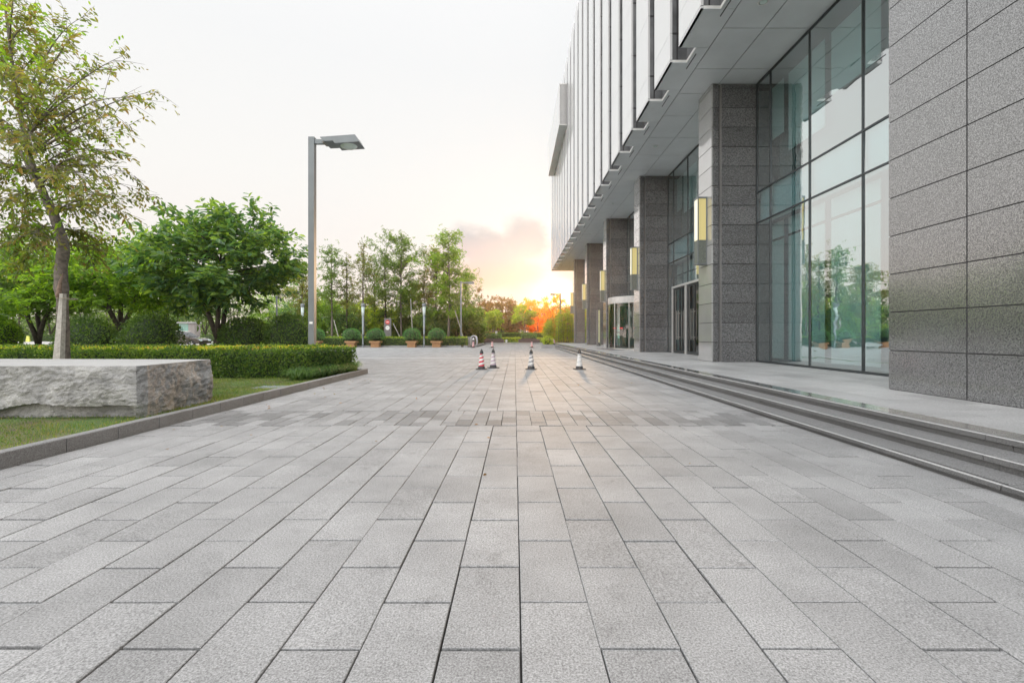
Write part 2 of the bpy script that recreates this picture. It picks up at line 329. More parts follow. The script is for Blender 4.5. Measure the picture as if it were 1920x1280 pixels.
def empty(name, loc=(0, 0, 0), rz=0):
    o = bpy.data.objects.new(name, None); COL.objects.link(o); o.location = loc; o.rotation_euler = (0, 0, rz)
    o.empty_display_size = 0.2; return o
def copy_tree(o, parent=None):
    c = o.copy(); COL.objects.link(c); c.parent = parent
    for ch in list(o.children): copy_tree(ch, c)
    return c
def unit(a): return a / (np.linalg.norm(a, axis=-1, keepdims=True) + 1e-9)

def leaves(name, P, A, Nn, Ln, wr, mat, parent, near=True, fold=0.25):
    """one mesh of leaf blades: P base points, A axes, Nn normals, Ln lengths"""
    n = len(P); A = unit(A); Sd = unit(np.cross(A, Nn)); Nn = np.cross(Sd, A)
    Ln = Ln[:, None]; W = Ln * wr * 0.5; up = Nn * W * fold
    tip = P + A * Ln - Nn * Ln * 0.08
    if near:
        V = np.stack([P, P + A * Ln * 0.28 + Sd * W * 0.85 + up, P + A * Ln * 0.62 + Sd * W * 0.9 + up, tip,
                      P + A * Ln * 0.62 - Sd * W * 0.9 + up, P + A * Ln * 0.28 - Sd * W * 0.85 + up], 1).reshape(-1, 3)
        b = np.arange(n)[:, None] * 6
        Fc = np.concatenate([b + np.array([[0, 1, 2, 3]]), b + np.array([[0, 3, 4, 5]])], 1).reshape(-1, 4)
        return npmesh(name, V, Fc, 4, mat, parent)
    V = np.stack([P, P + A * Ln * 0.45 + Sd * W + up, tip, P + A * Ln * 0.45 - Sd * W + up], 1).reshape(-1, 3)
    b = np.arange(n)[:, None] * 4
    return npmesh(name, V, b + np.array([[0, 1, 2, 3]]), 4, mat, parent)
def sprays(P, D, Lg, nl, leaf, rng, droop=0.35, spread=1.0):
    """leaves set alternately along short twigs ending at P with direction D"""
    s = len(P); D = unit(D); t = np.linspace(0.05, 1, nl)[None, :, None]
    Lg = np.broadcast_to(np.asarray(Lg, dtype=float).reshape(-1, 1, 1), (s, 1, 1))
    pos = P[:, None, :] - D[:, None, :] * Lg * (1 - t)
    pos = pos - np.array([0, 0, 1.0]) * (t ** 2) * Lg * droop * 0.4
    side = unit(np.cross(D, np.array([0.05, 0.03, 1.0])) + rng.normal(0, .35, (s, 3)))[:, None, :]
    sg = np.where(np.arange(nl) % 2 == 0, 1.0, -1.0)[None, :, None]
    A = D[:, None, :] * 0.75 + side * sg * spread + rng.normal(0, 0.28, (s, nl, 3)) - np.array([0, 0, droop])
    Nn = np.array([0, 0, 1.0]) + rng.normal(0, 0.55, (s, nl, 3)) + D[:, None, :] * 0.3
    Ln = leaf * rng.uniform(0.6, 1.15, (s, nl))
    pos = pos + rng.normal(0, leaf * 0.12, pos.shape)
    return pos.reshape(-1, 3), A.reshape(-1, 3), Nn.reshape(-1, 3), Ln.reshape(-1)

def limb_path(a, b, rng, n=5, bow=0.15, sag=0.0):
    a = np.array(a, float); b = np.array(b, float); d = b - a; l = np.linalg.norm(d)
    off = rng.normal(0, bow * l, 3); off[2] = abs(off[2]) * (1 if sag == 0 else -1) * 0.6
    return [tuple(a + d * t + off * math.sin(math.pi * t) * 0.6 + (rng.normal(0, l * 0.012, 3) if 0 < t < 1 else 0)) for t in np.linspace(0, 1, n)]

def tree(name, label, base, H, cz, R, mat, leaf=0.12, ncl=60, nsp=9, nlf=8, trunk=0.12, lean=(0, 0), seed=1, bark='barkdark', fork=0.35,
         stems=1, near=True, crad=0.45, group=None, wr=0.5, droop=0.35, shell=0.55, cat='tree', nlimb=40, splen=0.35):
    """round crowned tree: base point, height H, crown centre height cz, crown radii R"""
    rng = np.random.default_rng(seed)
    root = empty(name, base); tag(root, label, cat, group)
    # cluster centres inside a lumpy ellipsoid
    d = unit(rng.normal(0, 1, (ncl, 3))); rad = rng.uniform(shell ** 3, 1, (ncl, 1)) ** (1 / 3)
    ph = rng.uniform(0, 6.28, 6)
    az = np.arctan2(d[:, 1], d[:, 0])
    lump = 1 + 0.16 * np.sin(3 * az + ph[0]) * np.cos(2 * d[:, 2] * 2 + ph[1]) + 0.12 * np.sin(5 * az + ph[2] + 3 * d[:, 2]) + rng.normal(0, .06, ncl)
    d2 = d.copy(); d2[:, 2] = np.where(d2[:, 2] < 0, d2[:, 2] * 0.8, d2[:, 2])
    C = d2 * rad * lump[:, None] * np.array(R) + np.array([lean[0], lean[1], cz])
    # sprays round each cluster
    k = ncl * nsp; cc = np.repeat(C, nsp, 0); off = rng.normal(0, 1, (k, 3)) * np.array([1, 1, 0.6]) * crad * 0.62
    Pp = cc + off
    out = unit(Pp - np.array([lean[0], lean[1], cz - R[2] * 0.5])) + unit(off) * 0.5 + rng.normal(0, 0.3, (k, 3))
    pos, A, Nn, Ln = sprays(Pp, out, rng.uniform(0.7, 1.3, k) * splen, nlf, leaf, rng, droop)
    leaves('crown', pos, A, Nn, Ln, wr, M[mat], root, near)
    mb = MB(); top = np.array([lean[0], lean[1], cz + R[2] * 0.45])
    zf = max(0.25, (cz - R[2]) * fork + 0.1)
    if stems == 1:
        tp = [(0, 0, -0.15), (0.02, 0, zf * 0.5), (lean[0] * .1, lean[1] * .1, zf)]
        mb.tube(tp, [trunk * 1.25, trunk * 1.02, trunk * 0.95], 10)
        starts = [np.array(tp[-1])]
    else: starts = []
    for sidx in range(max(stems, 3)):
        t = 2 * math.pi * sidx / max(stems, 3) + ph[3]; e = top + np.array([math.cos(t) * R[0] * .35, math.sin(t) * R[1] * .35, rng.uniform(-.3, .1) * R[2]])
        s0 = starts[0] if stems == 1 else np.array([math.cos(t) * trunk * 1.6, math.sin(t) * trunk * 1.6, -0.1])
        pth = limb_path(s0, e, rng, 7, 0.05)
        r0 = trunk * (0.62 if stems == 1 else 0.7)
        mb.tube(pth, [r0 * (1 - 0.8 * i / 6) for i in range(7)], 7)
        starts += [np.array(q) for q in pth[1:6]]
    st = np.array(starts)
    for ci in rng.permutation(ncl)[:nlimb]:
        c = C[ci]; dd = np.linalg.norm(st - c, axis=1) + np.where(st[:, 2] > c[2], 3.0, 0); j = int(np.argmin(dd))
        l = float(np.linalg.norm(st[j] - c)); r0 = min(trunk * 0.3, 0.008 + l * 0.010)
        mb.tube(limb_path(st[j], c, rng, 5, 0.07), [r0, r0 * .8, r0 * .62, r0 * .42, r0 * .2], 5, cap=False)
    mb.build('trunk', M[bark], root, smooth=True)
    return root

def leader_tree(name, label, base, H, z0, Rb, mat, leaf=0.16, nb=34, trunk=0.11, seed=1, bark='bark', group=None, droop=0.25, rise=0.5, gap=0.0, leafy=1.0, wr=0.5, top=0.12):
    """slim tree: a straight leader with open rising branches carrying tufts of leaves"""
    rng = np.random.default_rng(seed); root = empty(name, base); tag(root, label, 'tree', group)
    mb = MB(); ph = rng.uniform(0, 6)
    lead = [(0.05 * math.sin(ph + i), 0.05 * math.cos(ph + i * 1.3), H * i / 8 - (0.15 if i == 0 else 0)) for i in range(9)]
    mb.tube(lead, [trunk * (1.2 - 1.12 * i / 8) + 0.008 for i in range(9)], 8)
    PP = []; DD = []
    for b in range(nb):
        t = (b + rng.uniform(0, 1)) / nb; z = z0 + (H - z0) * t
        a = b * 2.4 + rng.uniform(-.9, .9); prof = math.sin(math.pi * min(1, t * .82 + .16)) ** .8 * (0.6 + 0.5 * math.sin(t * 7 + ph) ** 2) + top
        ln = Rb * prof * rng.uniform(0.35, 1.2)
        d = np.array([math.cos(a), math.sin(a), rise * rng.uniform(0.4, 2.2)])
        n = 7; pth = []
        for i in range(n):
            s = i / (n - 1); pth.append(np.array([d[0] * ln * s, d[1] * ln * s, z + d[2] * ln * s - droop * ln * s * s * 1.4]) + rng.normal(0, .03, 3) * s)
        r0 = 0.012 + ln * 0.012
        mb.tube(pth, [r0 * (1 - .85 * i / (n - 1)) for i in range(n)], 5, cap=False)
        m_ = max(5, int(ln * 15 * leafy))
        for q in range(m_):
            s = rng.uniform(0.22, 1.0); i = min(n - 2, int(s * (n - 1))); u = s * (n - 1) - i; p0 = pth[i] * (1 - u) + pth[i + 1] * u
            dr = unit((pth[i + 1] - pth[i]) + rng.normal(0, .35, 3) * np.linalg.norm(pth[1] - pth[0]) * 2 + np.array([0, 0, 0.02]))
            PP.append(p0 + dr * rng.uniform(0.05, 0.3) + rng.normal(0, .10 + .16 * s, 3)); DD.append(dr)
    PP = np.array(PP); DD = np.array(DD)
    PP = PP + rng.normal(0, .12, PP.shape); pos, A, Nn, Ln = sprays(PP, DD, 0.42, 9, leaf, rng, 0.3)
    leaves('crown', pos, A, Nn, Ln, wr, M[mat], root, False)
    mb.build('trunk', M[bark], root, smooth=True); return root

def ellipsoid(mb, c, R, n=16, m=10):
    vs = []; fs = []
    for i in range(m + 1):
        th = math.pi * i / m
        for k in range(n):
            ph = 2 * math.pi * k / n; vs.append((c[0] + R[0] * math.sin(th) * math.cos(ph), c[1] + R[1] * math.sin(th) * math.sin(ph), c[2] + R[2] * math.cos(th)))
    for i in range(m):
        for k in range(n):
            k2 = (k + 1) % n; fs.append((i * n + k, (i + 1) * n + k, (i + 1) * n + k2, i * n + k2))
    mb.add(vs, fs)
def ball_shrub(name, label, base, R, n, leaf, mat, zc=None, group=None, seed=1, near=True, zmin=-0.75, stem=True, wr=0.55, rough=0.08, shoots=0):
    rng = np.random.default_rng(seed); root = empty(name, base); tag(root, label, 'shrub', group)
    zc = R[2] if zc is None else zc
    d = unit(rng.normal(0, 1, (n, 3))); d = d[d[:, 2] > zmin]; n = len(d)
    az = np.arctan2(d[:, 1], d[:, 0]); ph = rng.uniform(0, 6.28, 4)
    lump = 1 + rough * 0.6 * np.sin(4 * az + ph[0]) * np.cos(4 * d[:, 2] + ph[1]) + rng.normal(0, rough * .55, n) - np.abs(rng.normal(0, 0.05, n))
    P = d * lump[:, None] * np.array(R) + np.array([0, 0, zc])
    A = unit(d + rng.normal(0, .6, (n, 3)) + np.array([0, 0, .25])); Nn = d + rng.normal(0, .7, (n, 3)) + np.array([0, 0, .3])
    leaves('foliage', P, A, Nn, leaf * rng.uniform(.6, 1.2, n), wr, M[mat], root, near)
    if shoots:
        k = rng.permutation(np.where(d[:, 2] > 0.25)[0])[:shoots]
        leaves('young_shoots', P[k] + d[k] * leaf * .5, d[k] + rng.normal(0, .4, (len(k), 3)), Nn[k], leaf * rng.uniform(.7, 1.2, len(k)), .5, M['lf_bright'], root, near)
    mb = MB()
    for i in range(7):
        t = i * 0.9; e = (math.cos(t) * R[0] * .5, math.sin(t) * R[1] * .5, zc)
        mb.tube(limb_path((math.cos(t) * .05, math.sin(t) * .05, -0.05), e, rng, 4, .05), [.03, .025, .02, .01], 5)
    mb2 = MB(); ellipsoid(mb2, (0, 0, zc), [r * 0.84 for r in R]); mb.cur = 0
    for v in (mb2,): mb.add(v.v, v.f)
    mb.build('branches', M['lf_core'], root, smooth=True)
    return root
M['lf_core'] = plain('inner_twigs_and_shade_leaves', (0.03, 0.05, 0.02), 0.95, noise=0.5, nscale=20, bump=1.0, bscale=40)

def hedge(name, label, poly_lo, x0, x1, y0, y1, z0, z1, n, leaf, mat, seed=1, shoots=0, near=True, skew=0.0, group=None, wr=.55, sides='ftr', cat='hedge', shootmat='lf_shoot'):
    """clipped hedge: box x0..x1, y0..y1; skew slants the right hand end (x1 at y0, x1+skew at y1)"""
    rng = np.random.default_rng(seed); ox, oy = (x0 + x1) / 2, (y0 + y1) / 2
    root = empty(name, (ox, oy, z0)); tag(root, label, cat, group); h = z1 - z0
    w = x1 - x0; dpt = y1 - y0
    ar = {'f': w * h, 't': w * dpt * 0.6, 'r': dpt * h, 'b': w * h * .5, 'l': dpt * h * .5}
    ar = {k: v for k, v in ar.items() if k in sides}; tot = sum(ar.values())
    Ps = []; Ds = []; isTop = []
    for k, v in ar.items():
        c = int(n * v / tot); a = rng.uniform(0, 1, c); b = rng.uniform(0, 1, c); ins = np.abs(rng.normal(0, 0.05, c)) - 0.01
        nz = lambda q: 0.035 * np.sin(q * 3.1) + 0.03 * np.sin(q * 7.3 + 1)
        if k == 'f': x = x0 + a * w; Ps.append(np.stack([x, y0 + ins + nz(x), z0 + b * h], 1)); Ds.append(np.tile([0, -1, .1], (c, 1)))
        if k == 'b': x = x0 + a * w; Ps.append(np.stack([x, y1 - ins, z0 + b * h], 1)); Ds.append(np.tile([0, 1, .1], (c, 1)))
        if k == 't': x = x0 + a * (w + skew * b); Ps.append(np.stack([x, y0 + b * dpt, z1 - ins + nz(x * 1.4) + (rng.uniform(0, 1, c) > .985) * rng.uniform(.02, .09, c)], 1)); Ds.append(np.tile([0, 0, 1.0], (c, 1)))
        if k == 'r': Ps.append(np.stack([x1 + skew * a - ins, y0 + a * dpt, z0 + b * h], 1)); Ds.append(np.tile([1, -.2, .1], (c, 1)))
        if k == 'l': Ps.append(np.stack([x0 + ins, y0 + a * dpt, z0 + b * h], 1)); Ds.append(np.tile([-1, 0, .1], (c, 1)))
    P = np.concatenate(Ps); D = np.concatenate(Ds).astype(float); o = np.array([ox, oy, z0]); m_ = len(P)
    # rounded shoulders
    e = np.clip((P[:, 2] - (z1 - .12)) / .12, 0, 1); fr = (D[:, 1] < -.5); P[:, 1] += np.where(fr, e ** 2 * 0.09, 0)
    A = D * .7 + rng.normal(0, .6, (m_, 3)) + np.array([0, 0, .35]); Nn = D + rng.normal(0, .6, (m_, 3)) + np.array([0, 0, .3])
    leaves('foliage', P - o, A, Nn, leaf * rng.uniform(.6, 1.25, m_), wr, M[mat], root, near)
    if shoots:
        a = rng.uniform(0, 1, shoots); b = rng.uniform(0, 1, shoots) ** 1.3
        cl = (np.sin(a * w * 2.1 + 1) + np.sin(a * w * 5.3) + rng.normal(0, .8, shoots)) > -.35
        a = a[cl]; b = b[cl]; c = len(a); x = x0 + a * (w + skew * b)
        P = np.stack([x, y0 + .03 + b * dpt, z1 + rng.uniform(-.03, .035, c)], 1)
        leaves('new_shoots', P - o, np.array([0, -.15, 1.0]) + rng.normal(0, .45, (c, 3)), np.array([0, -1, .3]) + rng.normal(0, .5, (c, 3)), leaf * rng.uniform(.7, 1.4, c), .45, M[shootmat], root, near)
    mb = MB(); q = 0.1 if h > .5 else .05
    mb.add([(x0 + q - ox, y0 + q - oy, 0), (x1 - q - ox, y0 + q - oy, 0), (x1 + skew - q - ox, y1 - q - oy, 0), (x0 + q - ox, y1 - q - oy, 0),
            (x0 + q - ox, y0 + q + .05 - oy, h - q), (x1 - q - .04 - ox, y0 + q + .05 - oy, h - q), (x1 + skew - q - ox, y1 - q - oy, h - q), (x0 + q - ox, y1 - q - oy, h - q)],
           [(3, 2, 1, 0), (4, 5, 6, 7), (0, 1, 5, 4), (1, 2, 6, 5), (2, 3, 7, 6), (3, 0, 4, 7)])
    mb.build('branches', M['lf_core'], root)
    return root

# ------------------------------------------------------------------ ground, paving
def tiles(name, rects, mats, z=0.0, depth=0.03, ch=0.003, jz=0.0012, mi=None, kind=None, parent=None, je=0.0012):
    """paving: rects (n,4)=x0,x1,y0,y1 of the visible slab; every slab a small chamfered block"""
    R = np.array(rects, float); n = len(R); R[:, :] += RNG.normal(0, je, R.shape)
    x0, x1, y0, y1 = R.T; zt = z + RNG.normal(0, jz, n); tx = RNG.normal(0, jz * .22, n); ty = RNG.normal(0, jz * .22, n)
    def c(ax, ay, dz, base=False):
        xx = x0 + ax if ax > 0 else x1 + ax; yy = y0 + ay if ay > 0 else y1 + ay
        if base: return np.stack([x0 if ax > 0 else x1, y0 if ay > 0 else y1, np.full(n, z - depth)], 1)
        return np.stack([xx, yy, zt + dz + (tx if ax > 0 else -tx) + (ty if ay > 0 else -ty)], 1)
    e = 1e-5; q = [(1, 1), (-1, 1), (-1, -1), (1, -1)]
    V = [c(sx * ch, sy * ch, 0) for sx, sy in q] + [c(sx * e, sy * e, -ch) for sx, sy in q] + [c(sx * e, sy * e, 0, True) for sx, sy in q]
    V = np.stack(V, 1).reshape(-1, 3); fc = [[0, 1, 2, 3]]
    for k in range(4):
        k2 = (k + 1) % 4; fc.append([4 + k, 4 + k2, k2, k]); fc.append([8 + k, 8 + k2, 4 + k2, 4 + k])
    fc = np.array(fc); Fc = (np.arange(n)[:, None, None] * 12 + fc[None]).reshape(-1, 4)
    m_ = None if mi is None else np.repeat(mi, 9)
    o = npmesh(name, V, Fc, 4, mats, parent, m_)
    if kind: tag(o, kind=kind)
    return o
W = 0.2995; X0 = 0.023
def in_plaza(xc, yc):
    ok = (xc < 3.60) & (((xc > -4.50) & (yc < 13.95)) | ((xc > -9.5) & (yc >= 13.95) & (yc < 24.0)) | ((xc > -32) & (yc >= 24.0)))
    ok &= ~((yc > 44.25) & (xc < -3.6)); ok &= yc < 60.0
    return ok
rects = []; mis = []
i = np.arange(-107, 13)
for k in i:
    xa = X0 + W * k; xb = xa + W
    xb2 = min(xb, 3.60); 
    if xa > 3.55: continue
    off = 1.708 if k % 2 else 2.007
    j = np.arange(-9, 98); ya = off + 0.5985 * j; yb = ya + 0.5985
    for a, b in zip(ya, yb):
        for (lo, hi) in ((-9, 5.93), (7.07, 23.2), (23.95, 99)):
            a2, b2 = max(a, lo), min(b, hi)
            if b2 - a2 > 0.06: rects.append((xa, xb2, a2, b2)); mis.append(0)
for k in range(-40, 22):
    xa = X0 + 0.1985 * k
    for r_ in range(4):
        ya = 5.93 + (0.38 * r_ - (0.19 if k % 2 else 0)); a2, b2 = max(ya, 5.93), min(ya + .38, 7.07)
        if b2 - a2 > .05 and xa < 3.5: rects.append((xa, min(xa + .1985, 3.6), a2, b2)); mis.append(1)
for k in range(-50, 6):
    rects.append((X0 + .6 * k, min(X0 + .6 * k + .6, 3.6), 23.2, 23.95)); mis.append(2)
R_ = np.array(rects); mis = np.array(mis); xc = (R_[:, 0] + R_[:, 1]) / 2; yc = (R_[:, 2] + R_[:, 3]) / 2
ok = in_plaza(xc, yc); R_ = R_[ok]; mis = mis[ok]
colk = np.round((R_[:, 0] - X0) / W).astype(int); cg = np.clip(np.random.default_rng(5).lognormal(0, .3, 400) * .0036, .002, .0038)
gl_ = cg[colk + 200]; gr_ = cg[colk + 201]; gy_ = RNG.lognormal(0, .4, len(R_)) * .0066
gl_ = gl_ * RNG.uniform(.75, 1.3, len(R_)); gr_ = gr_ * RNG.uniform(.75, 1.3, len(R_))
R_[:, 0] += gl_; R_[:, 1] -= gr_; R_[:, 2] += gy_; R_[:, 3] -= gy_
tiles('plaza_paving', R_, [M['paver'], M['paver_band'], M['paver_light']], mi=mis, kind='structure')
def sheet(name, x0, x1, y0, y1, z, mat, kind='structure'):
    o = MB().add([(x0, y0, z), (x1, y0, z), (x1, y1, z), (x0, y1, z)], [(0, 1, 2, 3)]).build(name, mat); return tag(o, kind=kind)
sheet('paving_bed', -34, 3.7, -6, 60.3, -0.016, M['joint'])
sheet('ground', -900, 900, -60, 1500, -0.06, M['green'])
sheet('road', -140, -17.3, 43.9, 84, -0.004, M['asphalt'])

# planted bed on the left with its kerb
bed = MB(); bed.box(-60, -4.58, -6, 13.84, -0.05, 0.10); bed.box(-60, -9.62, 13.84, 23.9, -0.05, 0.10)
tag(bed.build('lawn', M['lawn']), kind='structure')
kb = []
y = -2.0
while y < 13.6: kb.append((-4.602, -4.48, y + .004, min(y + .592, 13.95))); y += 0.5975
for x in np.arange(-9.6, -4.7, .6): kb.append((x + .004, min(x + .596, -4.61), 13.83, 13.95))
for yy in np.arange(13.96, 23.8, .6): kb.append((-9.62, -9.5, yy + .004, yy + .596))
for x in np.arange(-32, -9.7, .6): kb.append((x + .004, x + .596, 23.9, 24.02))
tiles('kerb', kb, [M['kerb']], z=0.145, depth=0.16, ch=0.008, jz=0.0015, kind='structure', je=0.0008)
# grass blades, nobody could count them
def blades(name, regs, n, hgt, mat, z, seed):
    rng = np.random.default_rng(seed); A = [(r[1] - r[0]) * (r[3] - r[2]) for r in regs]; Ps = []
    for r, a in zip(regs, A):
        c = int(n * a / sum(A)); Ps.append(np.stack([rng.uniform(r[0], r[1], c), rng.uniform(r[2], r[3], c), np.full(c, z)], 1))
    P = np.concatenate(Ps)
    dens = np.sin(P[:, 0] * 2.1 + 1.3) * np.sin(P[:, 1] * 1.7) + 0.5 * np.sin(P[:, 0] * 5.1) * np.sin(P[:, 1] * 4.3 + 2) + rng.normal(0, .45, len(P))
    shade = np.exp(-((P[:, 1] - 5.70) / 0.30) ** 2) * (P[:, 0] < -4.9)
    P = P[(dens > -0.75) & (rng.uniform(0, 1, len(P)) > shade * .7)]; m_ = len(P)
    A_ = np.array([0, 0, 1.0]) + rng.normal(0, .4, (m_, 3)); Nn = rng.normal(0, 1, (m_, 3)); Nn[:, 2] *= .2
    return leaves(name, P, A_, Nn, hgt * rng.uniform(.5, 1.3, m_), 0.16, mat, None, False, 0.1)
tag(blades('grass', [(-9.5, -4.62, 2.6, 6.3), (-5.2, -4.62, 6.3, 8), (-11.5, -4.62, 7.6, 11.3)], 90000, 0.038, M['grassblade'], 0.099, 5), kind='stuff')
# strappy tufts at the hedge foot
rng = np.random.default_rng(4); PP = []; DD = []; LL = []
for t in range(60):
    s = (t + .5) / 60; cx = -4.75 + .06 * s - 0.22 * rng.uniform(0, 1) - (1 - s) * .45 * rng.uniform(0, 1); cy = 10.7 + s * 2.9
    c = 60; a = rng.uniform(0, 6.28, c); o_ = rng.uniform(0.2, 1.0, c)
    PP.append(np.stack([cx + .03 * np.cos(a), cy + .03 * np.sin(a), np.full(c, .1)], 1)); DD.append(np.stack([np.cos(a) * o_, np.sin(a) * o_, np.full(c, 1.0)], 1)); LL.append(rng.uniform(.2, .46, c))
P = np.concatenate(PP); D = unit(np.concatenate(DD)); Ln = np.concatenate(LL)
Sd = unit(np.cross(D, [0, 0, 1.0])); hw = .004; out_ = D * np.array([1, 1, 0])
m1 = P + D * Ln[:, None] * .55; m2 = P + D * Ln[:, None] * .8 + out_ * Ln[:, None] * .35 - np.array([0, 0, 1]) * Ln[:, None] * .05; tp = m2 + out_ * Ln[:, None] * .25 - np.array([0, 0, 1]) * Ln[:, None] * .22
V = np.stack([P - Sd * hw, P + Sd * hw, m1 + Sd * hw, m1 - Sd * hw, m2 + Sd * hw * .8, m2 - Sd * hw * .8, tp + Sd * .001, tp - Sd * .001], 1).reshape(-1, 3)
b = np.arange(len(P))[:, None, None] * 8; Fc = (b + np.array([[0, 1, 2, 3], [3, 2, 4, 5], [5, 4, 6, 7]])[None]).reshape(-1, 4)
tag(npmesh('border_grass', V, Fc, 4, M['liriope']), kind='stuff')
# a few fallen leaves on the paving
n = 46; P = np.concatenate([np.stack([rng.uniform(-4.3, -3.0, 30), rng.uniform(3.5, 14, 30), np.full(30, .004)], 1), np.stack([rng.uniform(-3, 3.3, 16), rng.uniform(3, 18, 16), np.full(16, .004)], 1)])
tag(leaves('fallen_leaves', P, np.concatenate([rng.normal(0, 1, (n, 2)), rng.normal(.05, .08, (n, 1))], 1), np.array([0, 0, 1.0]) + rng.normal(0, .25, (n, 3)), rng.uniform(.03, .065, n), .5, M['lf_russet'], None, True), kind='stuff')
# cover plate in the lawn
o = empty('utility_cover', (gx(510, 9.35), 9.35, .10)); tag(o, 'flat blue grey cover plate lying in the lawn near the kerb', 'cover plate')
MB().cbox(-.26, .24, -.20, .20, 0, .02, .004).build('lid', M['plate'], o); MB().box(-.29, .27, -.23, .23, -.01, .012).build('frame', M['concrete'], o)

# rough granite block
def block():
    rng = np.random.default_rng(8); root = empty('granite_block', (-6.5, 6.7, 0.10)); tag(root, 'big rough hewn grey granite block with a sawn flat top lying on the lawn', 'stone block')
    x0, y0, zt = -2.3, -0.86, 0.675
    nx, nz = 150, 46; from mathutils import noise
    def rough(p, amp): 
        return noise.fractal(Vector(p) * 1.6, 0.9, 2.1, 5) * amp * .75 + noise.turbulence(Vector(p) * 4, 4, True) * amp * 0.22 + noise.fractal(Vector(p) * 14, 0.8, 2.0, 4) * amp * 0.16
    # ring of outline points (front left -> front right -> back right), each column rises to the top
    outl = []
    for k in range(nx): t = k / (nx - 1); outl.append((x0 + (1.64 - x0) * t, y0 + 0.02 * math.sin(t * 9), 0, -1))
    for k in range(1, 12): t = k / 11; outl.append((1.64 + .05 * t, y0 + .14 * t, .75, -.65))
    for k in range(1, 44): t = k / 43; outl.append((1.69 - 0.14 * t, y0 + .14 + 1.44 * t, 1, 0))
    for k in range(1, 50): t = k / 49; outl.append((1.55 - 3.85 * t, y0 + 1.6 + .2 * t, 0, 1))
    vs = []; H = nz
    for (x, y, nxn, nyn) in outl:
        for j in range(H + 1):
            t = j / H; z = t * zt
            am = 0.075 * min(1, (1 - t) * 9 + 0.28)
            d = rough((x, y + 3, z * 1.3), am) * 1.0 + 0.02 * math.sin(t * 3.1)
            if nyn < -.8 and z < 0.13 + 0.05 * math.sin(x * 1.9) + .03 * math.sin(x * 5): d -= 0.13   # undercut ledge near the ground
            if abs(nxn - .75) < .01: d += 0.02
            vs.append((x + nxn * d, y + nyn * d, z))
    n = len(outl); fs = []
    for k in range(n):
        k2 = (k + 1) % n
        for j in range(H): fs.append((k * (H + 1) + j, k2 * (H + 1) + j, k2 * (H + 1) + j + 1, k * (H + 1) + j + 1))
    mb = MB(); mb.add(vs, fs); mb.build('rough_sides', M['rock'], root)
    tp = MB(); tp.add([vs[k * (H + 1) + H] for k in range(n)], [tuple(range(n))])
    tp.build('sawn_top', stone('sawn_granite_top', .24, .40, rough=.7, speck=120, stain=.12, island=0), root)
    sm = MB(); sm.add([(-2.3, -.18, zt + .002), (-.95, .05, zt + .002), (-.95, .062, zt + .002), (-2.3, -.166, zt + .002)], [(0, 1, 2, 3)]); sm.build('seam', M['seam'], root)
block()

# ------------------------------------------------------------------ steps and terrace
YE = 51.6
def slabrow(x0, x1, step, gap, y0, y1, off=0.0):
    out = []; y = y0 - off
    while y < y1: out.append((x0, x1, max(y, y0) + gap, min(y + step, y1) - gap)); y += step
    return out
Y0s = -4.0
tiles('step_nosing', slabrow(3.565, 3.625, 1.05, .002, Y0s, 51.2) , [M['step']], z=.0755, depth=.040, ch=.008, kind='structure')
tiles('step_nosing', slabrow(3.895, 3.955, 1.05, .002, Y0s, 51.4, .6), [M['step']], z=.1785, depth=.048, ch=.008, kind='structure')
tiles('step_nosing', slabrow(4.225, 4.285, 1.05, .002, Y0s, YE, .3), [M['step']], z=.281, depth=.05, ch=.008, kind='structure')
M['nose_highlight'] = stone('pale_nosing_highlight', .32, .50, rough=.4, speck=120, island=.05, stain=.1)  # pale strip paints the sky highlight along each nosing
for xx_, zz_, yy_, of_ in ((3.567, .0762, 51.2, 0), (3.897, .1792, 51.4, .6), (4.227, .2817, YE, .3)):
    tiles('step_highlight', slabrow(xx_, xx_ + .013, 1.05, .003, Y0s, yy_, of_), [M['nose_highlight']], z=zz_ + .001, depth=.012, ch=.004, kind='structure', jz=.0002, je=.0004)
tiles('step_tread', slabrow(3.626, 3.915, 1.05, .0015, Y0s, 51.3), [M['tread']], z=.0750, depth=.05, ch=.002, kind='structure')
tiles('step_tread', slabrow(3.956, 4.245, 1.05, .0015, Y0s, 51.5, .6), [M['tread']], z=.1780, depth=.05, ch=.002, kind='structure')
tiles('step_riser', slabrow(3.60, 3.70, .9, .002, Y0s, 51.2), [M['step']], z=.034, depth=.06, ch=.001, kind='structure')
tiles('step_riser', slabrow(3.925, 4.0, .9, .002, Y0s, 51.4, .4), [M['step']], z=.129, depth=.1, ch=.001, kind='structure')
tiles('step_riser', slabrow(4.255, 4.35, .9, .002, Y0s, YE, .2), [M['step']], z=.230, depth=.1, ch=.001, kind='structure')
tiles('terrace_edge', slabrow(4.287, 4.565, 1.05, .0015, Y0s, YE, .3), [M['terrace_dark']], z=.2805, depth=.06, ch=.002, kind='structure', jz=.0004)
tr = []
for k, (xa, xb) in enumerate([(4.57, 5.17), (5.17, 5.77), (5.77, 6.37), (6.37, 6.97), (6.97, 7.57), (7.57, 8.15)]):
    y = -4.0 - (.45 if k % 2 else 0)
    while y < YE: tr.append((xa + .004, xb - .004, max(y, -4) + .0055, min(y + .9, YE) - .0055)); y += .9
tiles('terrace_paving', tr, [M['terrace']], z=.280, depth=.03, ch=.002, kind='structure', jz=.0006)
t = MB().box(4.30, 8.3, -4, YE - .01, -.05, .268).box(3.66, 4.31, -4, 51.1, -.05, .06)
tag(t.build('terrace', M['concrete']), kind='structure')

